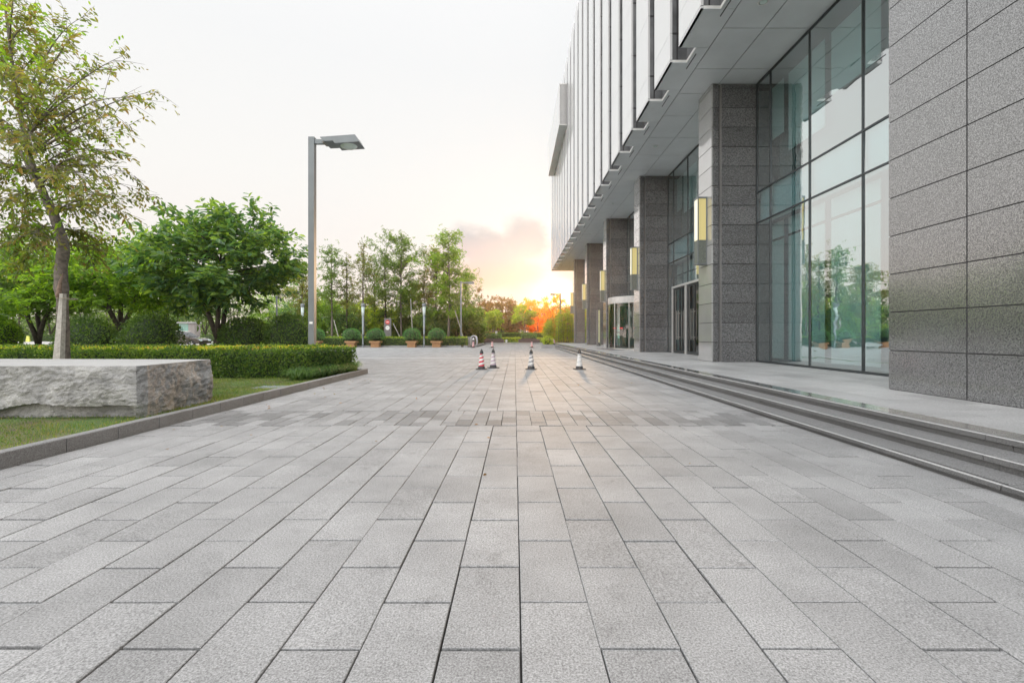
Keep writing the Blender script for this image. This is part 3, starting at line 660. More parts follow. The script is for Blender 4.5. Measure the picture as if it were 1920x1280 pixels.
# ------------------------------------------------------------------ the office building
B = empty('office_building', (8.03, 7.52, 0)); BO = Vector((8.03, 7.52, 0))
tag(B, 'large modern office building with dark granite pillars below and white finned facade above', 'building')
class BMB(MB):
    """mesh builder in world coordinates for parts of the building"""
    def build(s, name, mats, parent=None, **k):
        o = MB.build(s, name, mats, None, **k); o.parent = parent or B
        o.matrix_parent_inverse.identity()
        o.data.transform(__import__('mathutils').Matrix.Translation(-BO)); o.data.update(); return o
ZS = 9.50; XF = 4.76; XI = 5.27; TOP = 26.5
# big granite wall near the viewer
wl = BMB(); zj = [.281, .92] + [.92 + .6207 * k for k in range(1, 14)] + [ZS - .003]
yj = [7.52 - 1.30 * k for k in range(0, 10)]
for a, b in zip(zj[:-1], zj[1:]):
    for y1_, y0_ in zip(yj[:-1], yj[1:]):
        wl.box(6.155, 6.20, y0_ + .009, y1_ - (.009 if y1_ < 7.5 else 0), a + .008, b - .008)
    for xa in np.arange(6.20, 8.0, 1.0): wl.box(xa + .005, min(xa + 1, 8.02) - .005, 7.475, 7.52, a + .005, b - .005)
wl.build('granite_wall', M['wall'])
BMB().box(6.168, 8.02, -4.2, 7.508, .27, ZS - .004).build('wall_core', M['seam'])
# pillars
CY = [15.16, 23.94, 32.67, 41.5, 50.3]; CD = 1.06
for c_i, yc_ in enumerate(CY):
    pb = BMB(); zj = [.281, .931] + [.931 + .648 * k for k in range(1, 14)]; zj = [z for z in zj if z < ZS - .25] + [ZS - .15, ZS - .003]
    core = BMB()
    for a, b in zip(zj[:-1], zj[1:]):
        # side face (faces the plaza), corner strip, recessed groove, main panel
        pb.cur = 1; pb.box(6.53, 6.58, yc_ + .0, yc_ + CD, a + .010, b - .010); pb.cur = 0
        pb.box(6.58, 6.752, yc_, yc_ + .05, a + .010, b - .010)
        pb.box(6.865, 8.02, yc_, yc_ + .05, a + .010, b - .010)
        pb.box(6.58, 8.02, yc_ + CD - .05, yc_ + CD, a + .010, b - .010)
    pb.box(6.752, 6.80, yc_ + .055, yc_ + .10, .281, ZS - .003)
    o = pb.build('pillar', [M['column'], M['column_lit_side']])
    core.box(6.545, 8.01, yc_ + .1, yc_ + CD - .02, .27, ZS - .004); core.box(6.545, 6.75, yc_ + .02, yc_ + .1, .27, ZS - .004); core.box(6.87, 8.01, yc_ + .02, yc_ + .1, .27, ZS - .004)
    core.build('pillar_core', M['seam'], o)
    gr = BMB(); gr.add([(6.80, yc_ + .10, .281), (6.863, yc_ + .004, .281), (6.863, yc_ + .004, ZS - .01), (6.80, yc_ + .10, ZS - .01)], [(0, 1, 2, 3)]); gr.build('groove_bevel', M['kerb'], o)
# glazed bays
bays = [(7.53, 15.15), (16.23, 23.93), (25.01, 32.66), (33.74, 41.49), (42.57, 50.29)]
ZT1, ZT2 = 4.87, 5.87; DH = 3.50
for bi, (ya, yb) in enumerate(bays):
    mul = [m_ for m_ in [14.34 - 1.905 * k + 8.77 * bi for k in range(4)] if ya < m_ < yb]
    edges = sorted([ya + .03] + mul + [yb - .03])
    fr = BMB()
    for m_ in mul:
        zlo = .281
        fr.box(8.005, 8.07, m_ - .02, m_ + .02, zlo, ZS - .02)
    for e in (ya + .02, yb - .02): fr.box(8.005, 8.07, e - .02, e + .02, .281, ZS - .02)
    for z in (ZT1, ZT2): fr.box(8.008, 8.068, ya + .04, yb - .04, z - .022, z + .022)
    fr.box(8.008, 8.068, ya + .04, yb - .04, ZS - .08, ZS - .02)
    segs = [(.281, .34, ya + .04, yb - .04)]
    door = None
    if bi == 1: door = (19.44, 23.1)
    if bi == 2: door = (27.0, 30.8)
    if door: fr.box(8.002, 8.088, ya + .04, door[0] - .03, .283, .34); fr.box(8.002, 8.088, door[1] + .03, yb - .04, .283, .34); fr.box(8.001, 8.089, door[0], door[1], DH + .0, DH + .09)
    else: fr.box(8.002, 8.088, ya + .04, yb - .04, .283, .34)
    win = fr.build('curtain_window', M['mullion'])
    gl = BMB()
    for a, b in zip(edges[:-1], edges[1:]):
        for z0, z1 in ((.34, ZT1 - .03), (ZT1 + .03, ZT2 - .03), (ZT2 + .03, ZS - .1)):
            tl = RNG.normal(0, .0025, 3)
            if z0 < 1 and door and a > door[0] - .3 and b < door[1] + .3: z0 = DH + .08
            xx = 8.03
            gl.add([(xx + tl[0], a + .02, z0), (xx + tl[1], b - .02, z0), (xx + tl[2], b - .02, z1), (xx + tl[0] + tl[2] - tl[1], a + .02, z1)], [(3, 2, 1, 0)])
    gl.build('glass', M['glass'], win)
    BMB().box(8.13, 8.17, ya + .05, yb - .05, ZT1 - .06, ZT2 + .06).build('spandrel', M['spandrel'], win)
    if True:
        shz = [(ya + .1, yb - .1)] if not door else [(ya + .1, door[0]), (door[1], yb - .1)]
        for a_, b_ in shz:
            sh = BMB(); sh.box(8.72, 8.74, a_, b_, .30, 4.9); sh.build('added_fill_sheet', M['fill_sheet'], win)  # added sheet, lifts the tone seen through the gaps between blinds
        sh = BMB(); sh.box(8.72, 8.74, ya + .1, yb - .1, 5.9, 9.3); sh.build('added_fill_sheet', M['fill_sheet_dark'], win)  # added behind the upper panes to brighten them
    for k, (a, b) in enumerate(zip(edges[:-1], edges[1:])):
        if b - a < .5: w0, w1 = a + .02, b - .0
        else: w0, w1 = a + .04, b - .22 * (1 if b - a > 1 else .4)
        zb = [7.6, 6.9, 7.3, 6.5, 7.8][(k + 4 - len(edges) + bi) % 5] if b - a > 1 else 7.6
        bl = BMB(); bl.box(8.46, 8.475, w0, w1, zb, ZS - .25); bl.box(8.455, 8.48, w0, w1, zb - .035, zb); bl.build('upper_blind', M['blind'], win)
        zl = DH + .15 if door and a > door[0] - .3 and b < door[1] + .3 else .42
        bl = BMB(); bl.box(8.46, 8.475, w0, w1, zl, 4.22); bl.box(8.46, 8.475, w0, w1, 4.3, 4.80); bl.box(8.45, 8.49, w0, w1, 4.23, 4.29); 
        bl.mi = [0] * 12 + [1] * 6
        bl.build('lower_blind', [M['blind'], M['innerdark']], win)
# inside: floor, slab, rear wall, posts
i_ = BMB(); i_.box(8.11, 17.9, 7.4, 51.3, .18, .275); i_.box(8.6, 17.9, 7.4, 51.3, 4.95, 5.8); i_.build('floor_slab', M['inner'])
i_ = BMB(); i_.box(17.9, 18.1, 7.4, 51.3, .2, ZS - .05); i_.box(8.2, 17.8, 7.4, 7.45, .28, 4.9); i_.box(8.2, 17.8, 7.4, 7.45, 5.82, 9.4)
for m_ in CY: i_.box(8.06, 17.8, m_ + .35, m_ + .75, .28, 4.93); i_.box(8.06, 17.8, m_ + .35, m_ + .75, 5.82, ZS - .06)
i_.build('inner_wall', M['inner'])
i_ = BMB()
for y in np.arange(8.8, 50, 1.905):
    i_.box(8.80, 9.0, y - .08, y + .08, 5.82, 9.4)
i_.build('inner_post', M['innerdark'])
# soffit: panels with open joints over a dark backing
sf = []; ts = sorted([y + 8.77 * k for k in range(-2, 6) for y in (12.42, 14.32, 15.80, 17.40, 19.30)]); ts = [-6] + [t_ for t_ in ts if -6 < t_ < 59.4] + [59.5]
sl = []
for k in range(-8, 20):
    a = 14.0 + 2.31 * k; b = min(a + 1.57, 59.5)
    if b - a > .2: sl.append((a, b))
g = .012
for a, b in sl: sf.append((XF + .0, 5.65 - g, a, b))
for (a, b), (c_, d_) in zip(sl[:-1], sl[1:]): sf.append((XI + .012, 5.65 - g, b + g, c_ - g))
for a, b in zip(ts[:-1], ts[1:]): sf.append((5.65 + g, 6.79 - g, a + g, b - g)); sf.append((6.79 + g, 8.02, a + g, b - g))
sb = BMB()
for (xa, xb, ya, yb) in sf: sb.box(xa, xb, ya, yb, ZS, ZS + .02)
so = sb.build('soffit', M['soffit'])
BMB().box(5.64, 8.02, -6, 59.48, ZS + .03, ZS + .05).build('soffit_backing', M['seam'], so)
for k in range(-1, 6):
    y = 11.46 + 8.77 * k + (-.03)
    r = BMB(); n = 24; 
    prof = [(.13, 0), (.135, -.012), (.105, -.014), (.10, .0)]
    r.lathe((6.22, y, ZS - .0005), prof, 24); dl = r.build('downlight', M['trim_white'], so)
    r = BMB(); r.lathe((6.22, y, ZS - .0155), [(.085, .0), (.0849, -.002)], 24); r.build('lens', M['lamp_lens'], dl)
# facade: white glazed blades with dark slots between them
zp = [ZS + .09] + [10.40 + 2.14 * k for k in range(0, 8)] + [TOP]
zp = [z for z in zp if z <= TOP]
for a, b in sl:
    p_ = BMB(); p_.box(XF, XF + .07, a, b, ZS + .0, ZS + .075)
    for z0, z1 in zip(zp[:-1], zp[1:]): p_.box(XF, XF + .07, a, b, z0 + .006, z1 - .006)
    o = p_.build('facade_panel', M['facade'])
    s_ = BMB(); s_.box(XF + .012, XI - .001, a + .012, b - .012, ZS + .09, TOP - .05); s_.build('side_glazing', M['slot'], o)
    s_ = BMB()
    for z in zp[1:-1]: s_.box(XF + .03, XI - .005, a + .006, b - .006, z - .03, z + .03)
    s_.box(XF + .20, XF + .24, a + .007, b - .007, ZS + .1, TOP - .1)
    s_.build('slot_bar', M['slotbar'], o)
    s_ = BMB(); s_.box(XF + .0705, XI + .01, a + .001, b - .001, ZS + .021, ZS + .088); s_.build('sill', M['trim_white'], o)
s_ = BMB(); s_.box(XI, 30, -6, 59.45, ZS + .09, TOP - .5); s_.build('slot_wall', M['slot'])
for (a, b), (c_, d_) in zip(sl[:-1], sl[1:]):
    s_ = BMB(); s_.box(XI - .006, XI + .01, b + .002, c_ - .002, ZS + .0, ZS + .088); s_.build('slot_sill', M['trim_white'])
s_ = BMB()
for (a, b), (c_, d_) in zip(sl[:-1], sl[1:]):
    for z in zp[1:-1]: s_.box(XI - .02, XI - .001, b, c_, z - .025, z + .025); s_.box(XI - .018, XI - .0012, b, c_, z - 1.1, z - 1.07)
s_.build('slot_rail', M['slotbar'])
BMB().box(8.0, 30, 51.35, 51.6, 0, ZS).build('end_wall', M['column']); BMB().box(18.0, 30, -6, 51.4, 0, ZS + .05).build('rear_block', M['inner'])
# projecting white box high on the far end
pbx = BMB(); pbx.box(4.06, 4.10, 41.66, 55.05, 20.3, 24.1); pbx.box(4.10, XF - .005, 55.0, 55.05, 20.3, 24.1)
for y in (44.3, 47.0, 49.7, 52.4): pass
o = pbx.build('projecting_box', M['facade'])
BMB().box(4.10, XF - .004, 41.72, 55.0, 20.3, 20.36).build('box_underside', M['soffit'], o)
lv = BMB(); 
for k in range(6): lv.box(4.105 + k * .11, 4.165 + k * .11, 41.67, 41.73, 20.36, 24.0)
lv.box(4.10, XF - .005, 41.665, 41.74, 24.0, 24.1); lv.box(4.10, XF - .006, 41.664, 41.74, 20.301, 20.38)
lv.build('louvre', M['trim_white'], o); BMB().box(4.101, XF - .007, 41.74, 54.99, 20.37, 24.05).build('box_core', M['slotbar'], o)
# swing doors between first and second pillar
for (ya, yb) in ((19.44, 21.27), (21.27, 23.10)):
    d = BMB(); d.box(7.93, 8.12, ya + .001, ya + .07, .282, DH + .10); d.box(7.93, 8.12, yb - .07, yb - .001, .282, DH + .10); d.box(7.931, 8.119, ya + .07, yb - .07, DH, DH + .099)
    do = d.build('door', M['palesteel']); mid = (ya + yb) / 2
    for (a, b, hs) in ((ya + .075, mid - .006, mid - .13), (mid + .006, yb - .075, mid + .13)):
        lf = BMB(); lf.box(7.99, 8.05, a, a + .05, .30, DH - .01); lf.box(7.99, 8.05, b - .05, b, .30, DH - .01); lf.box(7.99, 8.05, a + .05, b - .05, .30, .42); lf.box(7.99, 8.05, a + .05, b - .05, DH - .09, DH - .01); lf.build('door_leaf', M['mullion'], do)
        BMB().add([(8.02, a + .05, .42), (8.02, b - .05, .42), (8.02, b - .05, DH - .09), (8.02, a + .05, DH - .09)], [(3, 2, 1, 0)]).build('door_glass', M['doorglass'], do)
        h = BMB(); h.box(7.885, 7.92, hs - .02, hs + .02, .95, 2.35); h.box(7.92, 7.99, hs - .012, hs + .012, 1.05, 1.09); h.box(7.92, 7.99, hs - .012, hs + .012, 2.2, 2.24); h.build('handle', M['steel'], do)
# revolving door
cx_, cy_, rr = 7.85, 28.95, 1.88
rv = BMB(); rv.lathe((cx_, cy_, 0), [(rr, 3.10), (rr + .03, 3.12), (rr + .03, 3.50), (rr, 3.52)], 56); ro = rv.build('revolving_door', plain('pale_door_canopy', (.48, .47, .46), .35, .2), smooth=False)
g_ = BMB(); gg = BMB()
n = 56
for k in range(n):
    t0, t1 = 2 * math.pi * k / n, 2 * math.pi * (k + 1) / n; am = math.degrees((t0 + t1) / 2)
    if 150 < am < 212 and False: continue
    gg.add([(cx_ + (rr - .03) * math.cos(t0), cy_ + (rr - .03) * math.sin(t0), .36), (cx_ + (rr - .03) * math.cos(t1), cy_ + (rr - .03) * math.sin(t1), .36),
            (cx_ + (rr - .03) * math.cos(t1), cy_ + (rr - .03) * math.sin(t1), 3.1), (cx_ + (rr - .03) * math.cos(t0), cy_ + (rr - .03) * math.sin(t0), 3.1)], [(0, 1, 2, 3)])
gg.build('drum_glass', glassm('curved_door_glass', (.45, .62, .6), .05, 1.0, .005), ro)
for am in (138, 158, 205, 238, 255, 300): 
    t0 = math.radians(am); x = cx_ + (rr - .03) * math.cos(t0); y = cy_ + (rr - .03) * math.sin(t0); g_.tube([(x, y, .281), (x, y, 3.11)], .045, 8)
g_.lathe((cx_, cy_, 0), [(rr - .06, .281), (rr, .282), (rr, .36), (rr - .06, .361)], 56)
g_.build('door_post', M['steel'], ro, smooth=False)
wg = BMB()
for am in (20, 110, 200, 290):
    t0 = math.radians(am); dx, dy = math.cos(t0), math.sin(t0)
    for s in (0.06, rr - .12): wg.tube([(cx_ + dx * s, cy_ + dy * s, .37), (cx_ + dx * s, cy_ + dy * s, 3.09)], .03, 6)
    for z in (.42, 1.35, 3.05): wg.tube([(cx_ + dx * .06, cy_ + dy * .06, z), (cx_ + dx * (rr - .12), cy_ + dy * (rr - .12), z)], .025, 6)
wg.build('door_wing', M['mullion'], ro)
st_ = BMB()
for am in (205, 222, 250, 262): 
    t0 = math.radians(am); x = cx_ + (rr + .002) * math.cos(t0); y = cy_ + (rr + .002) * math.sin(t0)
    tx_, ty_ = -math.sin(t0), math.cos(t0); st_.add([(x - tx_ * .12, y - ty_ * .12, 1.55), (x + tx_ * .12, y + ty_ * .12, 1.55), (x + tx_ * .12, y + ty_ * .12, 1.63), (x - tx_ * .12, y - ty_ * .12, 1.63)], [(0, 1, 2, 3)])
st_.build('warning_strip', M['signred'], ro)
# small dark mat and slim notice stand before the entrance
o = empty('door_mat', (6.2, 29.0, .281)); tag(o, 'dark grey mat on the terrace before the revolving door', 'mat')
MB().box(-.6, .25, -2.2, 2.2, .001, .012).build('pad', M['signgrey'], o); MB().box(-.63, -.6, -2.23, 2.23, .001, .015).build('border', M['black'], o)
o = empty('sign_stand', (6.86, 37.4, .281)); tag(o, 'slim upright notice stand seen edge on beside the second pillar from the far end', 'sign')
MB().cbox(-.16, .16, -.3, .3, 0, .05, .01).build('base', M['lamp_grey'], o)
MB().box(-.13, -.06, -.25, .25, .05, 2.95).build('panel', M['signgrey'], o); MB().box(.06, .13, -.25, .25, .05, 2.95).build('panel', M['lantern_mesh'], o)
MB().box(-.06, .06, -.24, .24, .3, 2.9).build('lit_panel', plain('pale_yellow_panel', (.62, .62, .38), .4), o)

# wall lanterns
lan_lab = ['tall yellow glass wall lantern on the pillar nearest the viewer', 'tall yellow wall lantern on the second pillar just right of the revolving door',
           'yellow wall lantern on the third pillar above the left side of the revolving door', 'yellow wall lantern on the fourth pillar from the viewer', 'small orange tinted wall lantern on the farthest pillar']
def lantern():
    root = empty('wall_lantern', (6.53, 0, 0))
    MB().box(-.30, -.02, -.16, .16, 4.40, 5.80).build('light_box', [M['lantern_y']], root)
    MB().box(-.306, -.30, -.15, .15, 4.41, 5.79).build('side_pane', M['lantern_w'], root)
    MB().box(-.302, -.018, -.162, .162, 3.62, 4.395).build('mesh_box', M['lantern_mesh'], root)
    f = MB()
    for x in (-.312, -.034):
        for y in (-.172, .142): f.box(x, x + .03, y, y + .03, 3.61, 5.83)
    f.box(-.315, -.002, -.175, .175, 5.80, 5.86); f.box(-.315, -.002, -.175, .175, 3.58, 3.615); f.build('frame', M['lamp_grey'], root)
    return root
la = lantern()
for k, y in enumerate(CY):
    o = la if k == 0 else copy_tree(la); o.location = (6.528, y + .52, 0); tag(o, lan_lab[k], 'wall lamp', 'wall lanterns on the pillars')

# ------------------------------------------------------------------ street lamps
def street_lamp(loc, scale=1.0, label='', rz=0):
    root = empty('street_lamp', loc, rz); tag(root, label, 'street lamp'); root.scale = (scale,) * 3
    MB().cbox(-.087, .087, -.075, .085, -.1, 7.0, .006).build('pole', M['lamp_grey'], root)
    MB().cbox(-.16, .16, -.15, .16, -.1, .03, .01).build('base_plate', M['lamp_grey'], root)
    MB().box(.087, .42, -.05, .05, 6.80, 6.93).build('arm', M['lamp_grey'], root)
    pr = [(599.4, 256.7), (665, 252), (672.8, 265.3), (628, 268.4), (623.6, 263.7), (605.6, 264.5)]
    Yn = 13.23; poly = [((px - 965) * Yn / F + 5.98, CAMZ - (py - 628) * Yn / F) for px, py in pr]
    hd = MB(); hd.prism(poly, 1, -.27, .27); h = hd.build('head', M['lamp_grey'], root, fix=True)
    l = MB(); l.lathe((1.06, .02, 6.74), [(.27, .05), (.25, 0), (.18, -.035), (.08, -.05), (.01, -.052)], 24); l.build('lens', M['lamp_lens'], h, smooth=True)
    hs = MB(); hs.box(.36, .62, -.14, .14, 6.79, 6.90); hs.build('gear_box', plain('bronze_gear_box', (.26, .22, .18), .5), h)
    return root
s1 = street_lamp((-5.98, 13.5, .0), 1, 'tall grey square street lamp standing in the hedge in front')
MB().box(-.05, .045, -.078, -.0755, 1.50, 1.56).build('sticker', M['signwhite'], s1)
street_lamp((gx(864.5, 49.8), 49.8, 0), 1, 'distant grey street lamp behind the far hedge, left of the sunset')
o = street_lamp((gx(1050.5, 64), 64, 0), 1.0, 'street lamp pole against the trees tinted with sunset glow beside the farthest pillar', math.pi)
o = street_lamp((gx(519, 27), 27, 0), .5, 'short dark lamp pole half hidden behind the clipped dome bushes', math.pi * .6)
def light_column(loc, label):
    root = empty('light_column', loc); tag(root, label, 'lamp', 'slim light columns along the far edge')
    MB().lathe((0, 0, 0), [(.13, 0), (.13, .06), (.075, .07), (.075, .25), (.085, .26), (.085, .30), (.07, .31), (.075, 1.2), (.08, 1.21), (.08, 1.24), (.07, 1.25), (.11, 3.0)], 14).build('post', M['lamp_grey'], root, smooth=True)
    MB().lathe((0, 0, 3.0), [(.11, 0), (.13, .35), (.15, .75), (.15, .82)], 14).build('diffuser', M['lamp_lens'], root, smooth=True)
    MB().lathe((0, 0, 3.82), [(.17, 0), (.18, .04), (.18, .3), (.16, .33)], 14).build('cap', M['lamp_grey'], root, smooth=True)
    return root
lc = light_column((gx(680.6, 43.0), 43.0, 0), 'slim grey light column between the two left planters')
for px, Y, lb in ((795.2, 43.0, 'slim grey light column between the two right planters'), (567.3, 43.6, 'slim grey light column left of the tall front street lamp')):
    c = copy_tree(lc); c.location = (gx(px, Y), Y, 0); c['label'] = lb

# ------------------------------------------------------------------ traffic cones
def cone(name_mat, loc, label, sc=1.0, rz=0.0):
    root = empty('traffic_cone', loc, rz); tag(root, label, 'traffic cone', 'traffic cones on the paving'); root.scale = (sc,) * 3
    b = MB(); b.cbox(-.185, .185, -.185, .185, 0, .03, .008); b.build('base', M['cone_rubber'], root)
    def ring(r0, z0, r1, z1, mats, name, stripe=None, n=32, m_=26):
        mb = MB()
        vs = [((r0 + (r1 - r0) * j / m_) * math.cos(2 * math.pi * k / n), (r0 + (r1 - r0) * j / m_) * math.sin(2 * math.pi * k / n), z0 + (z1 - z0) * j / m_) for j in range(m_ + 1) for k in range(n)]
        mb.v = vs
        for j in range(m_):
            for k in range(n):
                k2 = (k + 1) % n; mb.f.append((j * n + k, j * n + k2, (j + 1) * n + k2, (j + 1) * n + k))
                z = z0 + (z1 - z0) * (j + .5) / m_; ph = z / .135 - k / n
                mb.mi.append(1 if stripe and (ph % 1) < stripe else 0)
        return mb.build(name, mats, root)
    ring(.13, .03, .108, .11, [M['cone_rubber']], 'collar', None, 32, 2)
    ring(.104, .11, .055, .54, [M['cone_white'], M[name_mat]], 'sleeve', .45 if name_mat == 'cone_red' else .5)
    c = MB(); c.lathe((0, 0, .535), [(.062, 0), (.062, .02), (.045, .10), (.03, .115), (.018, .12), (.018, .155), (.008, .16)], 20)
    c.build('cap', M['cone_rubber'], root)
    r_ = MB(); r_.tube([(.03 * math.cos(t) , -.062, .515 + .025 * math.sin(t)) for t in np.linspace(math.pi, 2 * math.pi, 9)], .006, 6); r_.build('loop', M['cone_rubber'], root)
    return root
cone('cone_red', (gx(902.9, 15.6), 15.6, 0.001), 'red and white striped traffic cone, leftmost of the near row', 1.0)
cone('cone_pink', (gx(924.8, 16.25), 16.25, 0.001), 'faded pink striped traffic cone standing close to the red one', 1.0, .25)
cone('cone_grey', (gx(995.9, 15.6), 15.6, 0.001), 'worn grey striped traffic cone in the middle of the near row', 1.0, -.1)
cone('cone_pale', (gx(1086.3, 15.6), 15.6, 0.001), 'bleached white traffic cone nearest the steps', 1.0, .1)
cone('cone_red', (gx(887.4, 42), 42, 0.001), 'small distant striped cone in front of the folding gate', 1.08)
cone('cone_red', (gx(922.9, 42), 42, 0.001), 'small distant striped cone before the left brown planter', 1.08, .8)
cone('cone_red', (gx(997.1, 42), 42, 0.001), 'small distant striped cone before the right brown planter', 1.08, .4)
cone('cone_red', (4.08, 47.5, .180), 'small distant striped cone standing on the steps', 1.05, .4)

# ------------------------------------------------------------------ planters with ball shrubs
def planter(loc, label):
    root = empty('wooden_planter', loc); tag(root, label, 'planter', 'wooden planters along the far kerb')
    b = MB()
    for k in range(7): b.box(-.37 + k * .106, -.37 + k * .106 + .098, -.37, -.34, .0, .46)
    for k in range(7): b.box(-.37 + k * .106, -.37 + k * .106 + .098, .34, .37, .0, .46)
    for k in range(7): b.box(-.37, -.34, -.335 + k * .096, -.335 + k * .096 + .09, .0, .46); b.box(.342, .372, -.335 + k * .096, -.335 + k * .096 + .09, .0, .46)
    b.build('box', M['planter_wood'], root)
    r_ = MB(); r_.box(-.50, .50, -.50, -.38, .44, .60); r_.box(-.50, .50, .38, .50, .44, .60); r_.box(-.50, -.38, -.38, .38, .44, .60); r_.box(.38, .50, -.38, .38, .44, .60); r_.build('rim', M['planter_wood'], root)
    MB().box(-.38, .38, -.33, .33, .40, .55).build('soil', M['soil'], root); return root
pl_px = [592, 659.5, 704.6, 772.6, 818.9]
pos_w = ['half hidden behind the tall lamp pole', 'just left of the first slim light column', 'just right of the left slim light column', 'just left of the right slim light column', 'rightmost of the row']
p0 = planter((gx(592, 43.6), 43.6, 0), 'wooden planter, ' + pos_w[0])
b0 = ball_shrub('ball_shrub', 'clipped ball shrub in a planter, ' + pos_w[0], (gx(592, 43.6), 43.6, .5), (.82, .8, .62), 3000, .085, 'lf_box', zc=.66, group='clipped ball shrubs in the planters', near=False, zmin=-.55)
for px, w_ in list(zip(pl_px, pos_w))[1:]:
    c = copy_tree(p0); c.location = (gx(px, 43.6), 43.6, 0); c['label'] = 'orange brown wooden planter, ' + w_
    c = copy_tree(b0); c.location = (gx(px, 43.6), 43.6, .5); c['label'] = 'clipped green ball shrub in a planter, ' + w_; c.rotation_euler = (0, 0, px)

# far planted bed: kerb, hedge, sign pylon, gate
kb = [(x + .005, x + .99, 44.25, 44.40) for x in np.arange(-17.2, -5.3, 1.0)]
kb += [(-4.95 + .12 * k, -4.95 + .12 * k + .125, 44.27 + .05 * k * k * .5, 44.6 + .05 * k * k * .5) for k in range(8)]
kb += [(-4.05, -3.9, y, y + .98) for y in np.arange(46.0, 59, 1.0)]
tiles('kerb', kb, [M['concrete']], z=.15, depth=.17, ch=.012, kind='structure')
bed = MB().box(-17.2, -4.06, 44.41, 84, -.05, .12); tag(bed.build('planted_bed', M['soil']), kind='structure')
hedge('hedge', 'long low clipped hedge behind the row of wooden planters', None, gx(596, 44.6) - .6, gx(874, 44.6), 44.62, 47.6, .12, .92, 9000, .11, 'lf_hedge', seed=21, shoots=2600, near=False, sides='ftr', shootmat='lf_yelgreen')
hedge('hedge', 'yellow green ground hedge filling the bed behind the dark front hedge', None, gx(596, 48) - 2, gx(868, 50), 47.9, 56, .12, .80, 7000, .14, 'lf_yelgreen', seed=22, near=False, sides='ftr')
def sign_pylon():
    Y = 47.75; root = empty('traffic_sign_pylon', (gx(727, Y), Y, .12)); tag(root, 'dark grey sign pylon with a red no entry disc above a white disc', 'sign')
    MB().cbox(-.37, .37, -.06, .06, -.1, 2.80, .01).build('panel', M['signgrey'], root)
    d = MB(); d.lathe((0, 0, 0), [(.215, 0), (.215, .012)], 28)
    r = d.build('no_entry_disc', M['signred'], root); r.rotation_euler = (math.pi / 2, 0, 0); r.location = (0, -.061, 2.40)
    MB().box(-.15, .15, -.03, .03, .0125, .0145).build('bar', M['signwhite'], r)
    r = d.build('white_disc', M['signwhite'], root); r.rotation_euler = (math.pi / 2, 0, 0); r.location = (0, -.061, 1.80)
    q = MB(); q.add([(-.10, .06, .0135), (-.02, .06, .0135), (-.045, -.03, .0135), (-.085, -.03, .0135)], [(0, 3, 2, 1)]); q.add([(.03, .07, .0135), (.06, .07, .0135), (.06, -.06, .0135), (.03, -.06, .0135)], [(0, 3, 2, 1)]); q.add([(.06, -.03, .0135), (.12, -.03, .0135), (.12, -.06, .0135), (.06, -.06, .0135)], [(0, 3, 2, 1)])
    q.build('mark', M['black'], r)
sign_pylon()
Y = 46.4; o = empty('gate_post', (gx(878, Y), Y, 0)); tag(o, 'short pale granite gate post at the end of the far hedge', 'post')
MB().cbox(-.18, .18, -.2, .2, 0, .95, .015).build('shaft', M['concrete'], o); MB().cbox(-.21, .21, -.23, .23, .95, 1.0, .01).build('cap', M['concrete'], o)
def gate():
    Y = 47.2; root = empty('folding_gate', (gx(887.5, Y), Y, 0)); tag(root, 'folded white arched retractable gate beside the gate post', 'gate')
    for k in range(6):
        y = k * .28; a = MB(); w_ = .27
        pth = [(-w_ * (1 + .2 * math.sin(math.pi * t)), y, .08 + t * .82) for t in np.linspace(0, 1, 6)] + [(w_ * math.cos(t), y, .90 + .20 * math.sin(t)) for t in np.linspace(math.pi, 0, 9)][1:-1] + [(w_ * (1 + .2 * math.sin(math.pi * t)), y, .08 + t * .82) for t in np.linspace(1, 0, 6)]
        a.tube(pth, .035, 6); a.build('arch', M['trim_white'], root, smooth=True)
    MB().box(-.17, .17, -.03, .03, .22, .95).build('head_panel', M['signgrey'], root)
    q = MB(); q.prism([(0, .92), (-.12, .74), (0, .56), (.12, .74)], 1, -.045, -.031); q.build('diamond_mark', M['signwhite'], root, fix=True)
    q = MB()
    for x in (-.22, .22):
        for k in range(6): q.lathe((x, k * .28, 0), [(.05, 0), (.05, .07)], 8)
    q.build('wheel', M['black'], root)
gate()

# far end of the plaza: raised kerb, two brown planters, hedges
sheet('far_lawn', -30, 60, 84.0, 140, .02, M['green'])
fl = MB().box(-3.85, 9.8, 60.2, 84, -.05, .12).box(3.9, 12, 51.7, 60.19, -.05, .2); tag(fl.build('far_lawn_bed', M['lawn']), kind='structure')
tiles('kerb', [(x + .005, x + .99, 60.0, 60.35) for x in np.arange(-3.9, 3.8, 1.0)], [M['terrace']], z=.15, depth=.17, ch=.012, kind='structure')
sheet('kerb_apron', -3.85, 9.8, 60.36, 62.6, .124, M['terrace'])
def brown_planter(px0, px1, m0, m1, label, hl, seed):
    Y = 61.2; x0, x1 = gx(px0, Y), gx(px1, Y); a, b = gx(m0, Y), gx(m1, Y); cx = (x0 + x1) / 2
    root = empty('stone_planter', (cx, Y, .15)); tag(root, label, 'planter', 'brown stone planters at the far end')
    MB().cbox(x0 - cx, x1 - cx, 0, 1.2, 0, .40, .02).build('base', M['brownstone'], root)
    MB().box(a - cx - .02, b - cx + .02, .06, 1.14, .40, .56).build('upper_step', M['brownstone'], root)
    hedge('box_hedge', hl, None, a, b, Y + .1, Y + 1.1, .70, 1.28, 2200, .085, 'lf_box', seed=seed, near=False, sides='ftrl')
brown_planter(905, 944.5, 910.8, 939.8, 'dark brown stepped stone planter, left of the two at the far end', 'square clipped hedge growing in the left brown planter', 31)
brown_planter(972, 1012, 977.5, 1006, 'dark brown stepped stone planter, right of the two at the far end', 'square clipped hedge growing in the right brown planter', 32)
